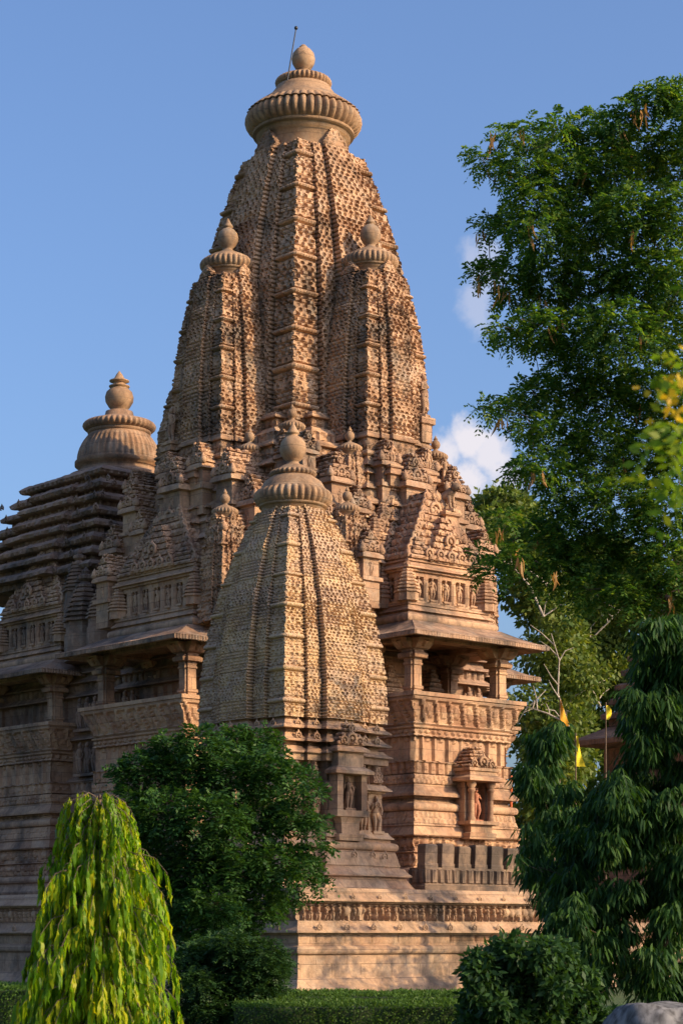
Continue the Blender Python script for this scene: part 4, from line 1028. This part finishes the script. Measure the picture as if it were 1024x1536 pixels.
def leaf_hang(den, ll, lw, sq=.75, K=3):
    """tufts of narrow hanging leaves"""
    def f(mb, c, r):
        nt = max(3, int(den * r * r)); T, d = clump_points(c, r, nt, sq)
        k = 9; n = nt * k
        B = np.repeat(T, k, 0); yaw = rng.uniform(0, 6.28, n)
        o = np.stack([np.cos(yaw), np.sin(yaw), np.zeros(n)], -1)
        B = B + o * (rng.uniform(.0, .12, n))[:, None] + np.array((0, 0, 1)) * rng.uniform(-.05, .05, n)[:, None]
        D = unit(o * rng.uniform(.2, .95, n)[:, None] + np.repeat(d, k, 0) * .25 + np.array((0, 0, -1.0)) * rng.uniform(.5, 1.1, n)[:, None])
        W = unit(np.cross(D, rdir(n) * .5 + o))
        strips(mb, B, D, W, ll * rng.uniform(.5, 1.35, n), lw * rng.uniform(.7, 1.3, n), np.array((0, 0, -1.0)) * np.ones((n, 1)), K, .2)
    return f

# tall dark feathery tree on the right, reaching out of the frame
BIGY = 47.0
BIG = [(722, 236, 18), (742, 250, 22), (765, 205, 22), (782, 190, 16), (790, 250, 40), (840, 215, 36), (838, 185, 18), (885, 200, 34), (890, 172, 16), (925, 185, 30), (945, 160, 22), (985, 145, 28), (1000, 128, 18), (1030, 160, 40),
       (850, 270, 50), (910, 255, 50), (965, 230, 50), (1020, 240, 50), (735, 338, 20), (765, 335, 28), (800, 300, 38), (815, 350, 45), (880, 335, 55), (945, 320, 55), (1010, 320, 55), (716, 408, 14), (740, 408, 18), (775, 400, 32), (775, 440, 30),
       (825, 420, 50), (890, 420, 55), (960, 410, 55), (1020, 420, 55), (750, 490, 18), (775, 505, 24), (815, 490, 40), (860, 500, 50), (930, 500, 60), (1000, 500, 60), (722, 612, 12), (745, 610, 18), (772, 606, 22), (800, 590, 34), (850, 575, 48),
       (910, 590, 55), (980, 590, 60), (795, 640, 24), (840, 650, 45), (900, 670, 55), (970, 680, 60), (1030, 660, 55), (775, 705, 20), (810, 700, 34), (860, 730, 48), (930, 750, 55), (1000, 760, 55), (735, 855, 20), (765, 835, 28), (800, 800, 38), (850, 800, 48),
       (830, 860, 40), (890, 830, 50), (950, 830, 50), (1010, 840, 50), (880, 885, 36), (940, 890, 40), (1000, 900, 44), (760, 780, 20), (715, 830, 14)]
OFFB = [(1080 + 60 * (i % 5), 180 + 95 * i - 60 * (i % 3), 60) for i in range(8)] + [(1190 + 55 * (i % 4), 210 + 90 * i, 66) for i in range(8)]
def pods(root, cl):
    k = 0
    for i in rng.permutation(len(cl)):
        c, r = cl[i]
        if k >= 34: break
        mb = MB(); n = 5
        P = c + rng.normal(size=3) * np.array((.5, .3, .3)) * r + np.array((0, -r * .75, -.2))
        B = P + rng.normal(size=(n, 3)) * .07; D = unit(rng.normal(size=(n, 3)) * .18 + np.array((0, 0, -1.0)))
        strips(mb, B, D, unit(np.cross(D, rdir(n))), rng.uniform(.22, .42, n), rng.uniform(.05, .07, n), rdir(n), 3, .2)
        mb.build('seed_pod', LF_POD, root); k += 1
tree('shade_tree', 'tall dark feathery tree with hanging brown seed pods, rising against the sky at right', 'tree', (9.2, BIGY + .5, 0), pclumps(BIG, BIGY, 1.1) + pclumps(OFFB, BIGY, 2.5),
     leaf_pinnate(450, .36, 6, .135, .055, .45), LF_BIG, BK, .38, fork=.55, extra=pods)

# leafy dark tree in front of the shrine's shaded side
MIDT = [(250, 1128, 32), (300, 1112, 30), (352, 1112, 28), (392, 1108, 24), (218, 1150, 32), (280, 1160, 45), (345, 1160, 45), (405, 1150, 36), (445, 1172, 24), (470, 1186, 15), (198, 1200, 30), (245, 1220, 48), (318, 1230, 52), (388, 1220, 48), (438, 1228, 32),
        (474, 1272, 18), (476, 1234, 14), (196, 1262, 26), (228, 1290, 46), (290, 1300, 52), (352, 1300, 52), (412, 1295, 44), (455, 1300, 24), (478, 1325, 12), (250, 1350, 42), (318, 1362, 48), (385, 1355, 42), (425, 1340, 26), (290, 1395, 36), (350, 1400, 38), (185, 1160, 20)]
tree('garden_tree', 'bushy dark green tree in front of the shaded left side of the shrine', 'tree', (px(338, 1500, 44)[0], 44, 0), pclumps(MIDT, 44, .9),
     leaf_pinnate(900, .30, 4, .14, .055, .35), LF_MID, BK_PALE, .075, fork=.2, wob=.07)

# bright drooping tree at lower left
def ashoka():
    Y = 22.0; bx = px(150, 1405, Y)[0]
    root = thing('drooping_tree', 'bright yellow green conical tree with long hanging leaves at lower left', 'tree', (bx, Y, 0))
    prof_y = np.array([1180, 1200, 1222, 1262, 1300, 1330, 1390, 1440, 1500, 1560, 1600]); prof_w = np.array([12, 50, 62, 64, 70, 86, 104, 116, 118, 112, 98])
    zs = EYE + (HZ - prof_y) / F * Y; ws = prof_w / F * Y
    mb = MB(); mb.tube([(0, 0, -.1), (.02, 0, 1), (-.02, .02, 2.2), (0, 0, 3.1)], [.07, .06, .04, .012], 8)
    lv = MB()
    nb = 500
    for i in range(nb):
        z = .12 + (2.92 - .12) * ((i + rng.random()) / nb) ** .92
        R = max(.16, np.interp(-(z - .2), -zs, ws)) * rng.uniform(.5, 1.0); yaw = i * 2.39996 + rng.uniform(-.3, .3); R *= .68 + .62 * float(vnoise(math.cos(yaw) * 1.6 + 9 + math.sin(yaw) * 2.1, z * 1.9)) 
        o = np.array((math.cos(yaw), math.sin(yaw), 0)); z0 = z + .10 + .25 * R
        pts = np.array([o * 0 + (0, 0, z0 - .05), o * R * .4 + (0, 0, z0 + .02), o * R * .8 + (0, 0, z0 - .06), o * R * .98 + (0, 0, z0 - .22), o * R * 1.0 + (0, 0, z0 - .36)])
        mb.tube(pts, [.008, .006, .004, .003, .002], 5)
        k = 20; t = rng.uniform(.12, 1, k) * 4; a = np.floor(t).astype(int).clip(0, 3); f = (t - a)[:, None]
        B = pts[a] * (1 - f) + pts[a + 1] * f
        yw = yaw + rng.normal(size=k) * .9; oo = np.stack([np.cos(yw), np.sin(yw), np.zeros(k)], -1)
        D = unit(oo * rng.uniform(.1, .45, k)[:, None] + np.array((0, 0, -1.0)))
        W = unit(np.cross(D, oo) + rng.normal(size=(k, 3)) * .55)
        young = .75 if z > 2.3 else 1.0
        strips(lv, B, D, W, rng.uniform(.16, .27, k) * young, rng.uniform(.028, .052, k), np.array((0, 0, -.5)) + oo * -.2, 5, .3)
    mb.build('trunk', BK, root); lv.build('crown', LF_ASH, root)
ashoka()

# big dark drooping tree at right
def blobfill(poly_rows, n, r0, r1):
    """random clumps inside an outline given as (y, x_left, x_right)"""
    A = np.array(poly_rows, float); out = []
    for _ in range(n):
        y = rng.uniform(A[0, 0], A[-1, 0]); l = np.interp(y, A[:, 0], A[:, 1]); r = np.interp(y, A[:, 0], A[:, 2]); q = rng.uniform(r0, r1)
        out.append((rng.uniform(l + q * .8, max(l + q * .9, r - q * .8)), y, q))
    return out
DR = blobfill([(935, 980, 1060), (1000, 930, 1090), (1090, 905, 1110), (1180, 895, 1120), (1300, 820, 1140), (1400, 830, 1140), (1490, 850, 1120)], 190, 20, 38)
DR = [c for c in DR if not (850 < c[0] < 950 and c[1] < 1150)]
DR += [(800, 1310, 22), (825, 1300, 26), (850, 1260, 26), (800, 1265, 18), (830, 1360, 22), (790, 1240, 16), (960, 960, 22), (985, 940, 24), (850, 1190, 18), (885, 1215, 24), (775, 1290, 12), (820, 1400, 22), (845, 1330, 28), (880, 1370, 36), (920, 1340, 36)]
tree('weeping_tree', 'broad dark green tree with tiers of drooping leaves at the right edge', 'tree', (px(990, 1405, 32)[0], 32, 0), pclumps(DR, 32, 1.1), leaf_hang(330, .15, .036), LF_DROOP, BK, .16, fork=.3)
D2 = blobfill([(1095, 810, 850), (1130, 785, 880), (1200, 778, 890), (1300, 785, 900), (1420, 800, 900)], 44, 18, 28)
D2 = [c for c in D2 if not (c[0] > 832 and c[1] < 1178)] + [(800, 1110, 18), (815, 1135, 18), (795, 1160, 22)]
tree('weeping_tree', 'smaller dark drooping tree just right of the railing, below the orange flag', 'tree', (px(838, 1405, 40)[0], 40, 0), pclumps(D2, 40, .8), leaf_hang(300, .17, .042), LF_DROOP, BK, .08, fork=.3)

# shrubs and hedges
SH = blobfill([(1412, 290, 410), (1440, 255, 432), (1490, 240, 436), (1545, 235, 440)], 52, 18, 30)
tree('shrub', 'low rounded green shrub under the dark tree beside the bright drooping tree', 'shrub', (px(345, 1405, 38)[0], 38, 0), pclumps(SH, 38, .7), leaf_pinnate(1500, .2, 5, .08, .034, .3), LF_SHRUB, BK, .03, fork=.1)
RB = blobfill([(1418, 730, 850), (1440, 690, 900), (1480, 672, 925), (1540, 668, 945), (1560, 680, 940)], 85, 18, 30)
tree('shrub', 'wide dark broad leaved bush in front of the platform at lower right', 'shrub', (px(800, 1405, 30)[0], 30, 0), pclumps(RB, 30, .7), leaf_single(3200, .14, .065, .6), LF_SHRUB, BK, .035, fork=.1)
def hedge(label, x0, x1, y0, y1, h):
    root = thing('hedge', label, 'hedge', ((x0 + x1) / 2, (y0 + y1) / 2, 0))
    w, d = (x1 - x0) / 2, (y1 - y0) / 2
    mb = MB(); rectstack(mb, [(-.05, -w + .06, w - .06, -d + .06, d - .06), (h * .5, -w + .05, w - .05, -d + .05, d - .05), (h - .05, -w + .05, w - .05, -d + .05, d - .05)], lambda e, s, z, L: rough(s, z, .05), .1)
    mb.build('branches', plain('hedge_twigs', (.03, .05, .015), .9), root)
    n = int((x1 - x0) * (y1 - y0 + h * 2) * 900)
    face = rng.random(n); P = np.stack([rng.uniform(-w, w, n), rng.uniform(-d, d, n), np.full(n, h)], -1); Nn = np.tile((0, 0, 1.0), (n, 1))
    fr = face < h / (h * 2 + y1 - y0) * 1.5
    P[fr, 1] = -d; P[fr, 2] = rng.uniform(0, h, fr.sum()); Nn[fr] = (0, -1, 0)
    bump = (vnoise(P[:, 0] * 3, P[:, 1] * 3) - .5) * .12 + rng.normal(size=n) * .02
    P += Nn * bump[:, None]
    D = unit(Nn * .7 + rng.normal(size=(n, 3)) * .6); Sd = unit(np.cross(D, rdir(n)))
    mb = MB(); leafquads(mb, P, D, Sd, rng.uniform(.04, .075, n), rng.uniform(.022, .035, n)); mb.build('leaves', LF_HEDGE, root)
hedge('low clipped hedge right at the foot of the platform, farther of two rows', -1.9, 3.2, 44.5, 47.0, .34)
hedge('low clipped hedge across the bottom centre, the nearer of two rows', -1.9, 3.0, 36.0, 37.6, .42)
hedge('small clipped hedge at the bottom left corner behind the bright drooping tree', -7.5, -4.2, 34.5, 36.5, .75)

# sunlit trees behind the temple
def bare(root, cl, lines, base, Y):
    for ln in lines:
        mb = MB(); P = np.array([px(x, y, Y + rng.uniform(-.4, .4)) - base for x, y in ln]); r = np.linspace(.055, .016, len(P))
        mb.tube(P, r, 6)
        for i in range(len(P) - 1):
            for q in range(2):
                a = P[i] + (P[i + 1] - P[i]) * rng.random(); b = a + np.array((rng.normal() * .7, rng.normal() * .3, rng.uniform(.2, 1.1)))
                mb.tube([a, (a + b) / 2 + rng.normal(size=3) * .1, b], [.035, .025, .012], 5)
        mb.build('bare_branch', BK_PALE, root)
def back_tree(label, rows, n, Y, bx, lines, mat=None, r0=30, r1=48):
    base = np.array((px(bx, 1405, Y)[0], Y, 0))
    cl = pclumps(blobfill(rows, n, r0, r1), Y, 2.5)
    tree('leafy_tree', label, 'tree', base, cl, leaf_single(330, .32, .17, .4), mat or LF_BACK, BK_PALE, .3, group='sunlit trees behind the temple', fork=.3, extra=lambda root, c: bare(root, c, lines, base, Y - 3.5))
back_tree('sunlit yellow green tree behind the right balcony with bare pale branches', [(748, 690, 790), (800, 690, 860), (900, 735, 900), (1050, 745, 915), (1250, 740, 900), (1380, 740, 900)], 84, 96, 800,
          [[(850, 1085), (820, 1070), (790, 1060), (775, 1085)], [(852, 1090), (836, 1040), (838, 990), (826, 950)], [(815, 925), (795, 880), (768, 850), (752, 838)], [(822, 880), (800, 860), (775, 848)]])
back_tree('sunlit tree with pale twisted branches farther right, above the orange flag', [(800, 850, 980), (880, 850, 1000), (1000, 845, 1000), (1150, 840, 990), (1350, 850, 980)], 78, 102, 920,
          [[(860, 965), (890, 955), (915, 930), (930, 915)], [(900, 1060), (880, 1020), (868, 1000)], [(850, 900), (856, 930), (852, 960)]])
back_tree('leafy tree behind the half hidden shrine at the right edge', [(800, 980, 1100), (900, 970, 1120), (1100, 980, 1120), (1350, 980, 1100)], 40, 100, 1040, [[(1000, 1000), (1010, 960), (1000, 900)]])

# flowering branch close to the camera at the right edge
def near_tree():
    Y = 7.0; base = np.array((2.45, Y, 0))
    root = thing('flowering_tree', 'out of focus leafy branch with yellow flowers poking in at the right edge', 'tree', tuple(base))
    tips = [(1045, 575), (1024, 650), (1008, 690), (1036, 690), (1048, 740), (1034, 625), (1065, 380), (1055, 560), (1060, 650), (1070, 730), (1080, 400)]
    mb = MB(); mb.tube([(0, 0, -.1), (.1, .1, 1.8), (-.2, 0, 2.9), (-.4, 0, 3.8)], [.09, .08, .06, .04], 9)
    lv = MB()
    for x, y in tips:
        t = px(x, y, Y + rng.uniform(-.3, .3)) - base; s = np.array((-.35, 0, 3.0 if y > 500 else 3.7))
        mb.tube([s, s + (t - s) * .5 + (0, 0, .08), t], [.02, .012, .006], 6)
        n = 3; B = t + rng.normal(size=(n, 3)) * .05; D = unit(rng.normal(size=(n, 3)) + np.array((-.5, 0, .3)))
        fronds(lv, B, D, .16, 5, .065, .028, .4)
        if (x, y) in ((1024, 650), (1034, 625)):
            fl = MB()
            c = t + np.array((-.03, 0, .1)) + rng.normal(size=(26, 3)) * .05; d = rdir(26)
            leafquads(fl, c, d, unit(np.cross(d, rdir(26))), .035, .028); fl.build('flower_cluster', LF_YEL, root)['kind'] = 'stuff'
    mb.build('trunk', BK, root); lv.build('crown', LF_NEAR, root)
near_tree()

# ------------------------------------------------------------------ far corner shrine, flags, pole, rock
def far_shrine():
    x, y = 9.2, -10.0; w = TM @ Vector((x, y, 0))
    root = thing('shrine', 'shrine with a stepped pyramid roof, half hidden behind the trees at right', 'shrine', (w.x, w.y, PLAT_Z), ROT)
    mb = MB(); rows, bands, zt = segprof(0, [('f', .3, .4), ('k', .25, .3, .15), ('s', .5, .3, .15), ('r', .3, .1, .1), ('f', 1.8, 0, 'pil'), ('k', .25, .05, .2), ('f', .3, 0, 'dia'), ('f', 1.7, 0, 'pil')], .06)
    sweep(mb, rect(-1.9, 1.9, -1.9, 1.9), rows, low_disp(bands), .08); mb.build('wall', ST_DARK, root)
    mb = MB(); e = 2.75
    rectstack(mb, [(5.75, -1.8, 1.8, -1.8, 1.8), (5.5, -e, e, -e, e), (5.66, -e, e, -e, e)] + [(5.68 + .5 * t, -e + .9 * t, e - .9 * t, -e + .9 * t, e - .9 * t) for t in np.linspace(0, 1, 6)], lambda e_, s, z, L: np.where(z < 5.7, .05 * np.abs(np.cos(s / .12 * np.pi)), rough(s, z, .02)), .06)
    mb.build('eave', ST_DARK, root)
    mb = MB(); R = []
    for i in range(9):
        h = 1.95 - i * .17; z = 6.2 + i * .52
        for dz, o in ((0, -.15), (.24, -.15), (.25, .06), (.42, .06), (.5, -.1)): R.append((z + dz, -h - o, h + o, -h - o, h + o))
    rectstack(mb, R, lambda e_, s, z, L: rough(s, z, .035), .09); r = mb.build('pyramid_roof', ST_DARK, root)
    crown_parts(r, .75, 11.2, 'half')
far_shrine()
def flag(label, x, y0, y1, Y, mat, shape):
    b = px(x, 1405, Y); root = thing('flag', label, 'flag', (b[0], b[1], PLAT_Z))
    zt_ = px(x, y0, Y)[2] - PLAT_Z; zb = px(x, y1, Y)[2] - PLAT_Z
    mb = MB(); mb.tube([(0, 0, -.05), (0, 0, zt_ + .1)], [.03, .02], 6); mb.build('pole', BK, root)
    mb = MB(); n = 12; t = np.linspace(0, 1, n); wd = shape(t)
    for s, nn in ((1, 0), (-1, 1)):
        P = np.stack([np.stack([.02 + wd * u, .06 * np.sin(t * 9 + u * 3) * u + s * .004, zt_ + (zb - zt_) * t], -1) for u in np.linspace(0, 1, 6)], 1)
        mb.grid(P if s > 0 else P[:, ::-1], False, True)
    mb.build('cloth', mat, root)
flag('orange pennant hanging on a thin pole above the dark trees', 839, 1050, 1096, 72, CLOTH_O, lambda t: .02 + .30 * np.clip(t / .8, 0, 1) ** 1.2 * np.where(t > .8, 1 - (t - .8) * 3, 1))
flag('bright yellow pennant hanging on a thin pole below the orange one', 863, 1104, 1150, 69, CLOTH_Y, lambda t: .05 + .24 * t ** 1.5)
flag('tiny yellow flag beside the roof of the half hidden shrine', 908, 1058, 1080, 70, CLOTH_Y, lambda t: .06 + .12 * np.sin(t * 3.1))
b = px(766, 1405, 72); mb = MB(); mb.lathe([(.07, -.05), (.07, .1), (.05, .12), (.05, 4.1), (.06, 4.12), (.06, 4.2), (.01, 4.24)], 12)
o = mb.build('post', RED, None); o.location = (b[0], b[1], PLAT_Z); tag(o, 'thin rust red post standing beside the right balcony base', 'post')
def rock():
    c = px(1006, 1405, 29)
    mb = MB(); a = np.linspace(0.02, np.pi * .55, 18); th = np.linspace(0, 2 * np.pi, 48, endpoint=False)
    X = np.sin(a)[:, None] * np.cos(th) * 1.0; Yy = np.sin(a)[:, None] * np.sin(th) * .9; Z = np.cos(a)[:, None] * .74 * np.ones_like(th)
    k = 1 + (vnoise(X * 2.2 + 5, Yy * 2.2 + Z * 2) - .5) * .4 + (vnoise(X * 6, Yy * 6 + Z * 6) - .5) * .16
    P = np.stack([X * k, Yy * k, np.minimum(Z * k, .66 + (vnoise(X * 2.2, Yy * 2.2) - .5) * .1)], -1)[::-1]
    mb.grid(P, True, True, False, True)
    o = mb.build('boulder', bark('grey_rock', (.06, .055, .055), (.20, .19, .19))); o.location = (c[0], 29, 0); tag(o, 'flat grey boulder in the bottom right corner under the drooping tree', 'boulder')
rock()

# tree standing outside the frame whose crown shades the foot of the shrine
OUT = [(14.2 + rng.normal() * 1.5, 56.2 + rng.normal() * 1.4, rng.uniform(9.5, 15.0), rng.uniform(.8, 1.3)) for _ in range(34)] + [(11.5 + rng.normal() * 1.6, 54.8 + rng.normal() * 1.4, rng.uniform(4.5, 7.5), rng.uniform(.35, .7)) for _ in range(16)]
tree('shade_tree', 'second feathery shade tree standing just outside the right edge, beyond the tall one', 'tree', (15.0, 56.5, 0), [(np.array(c[:3]), c[3]) for c in OUT], leaf_pinnate(150, .36, 6, .13, .05, .45), LF_BIG, BK, .3, fork=.6)
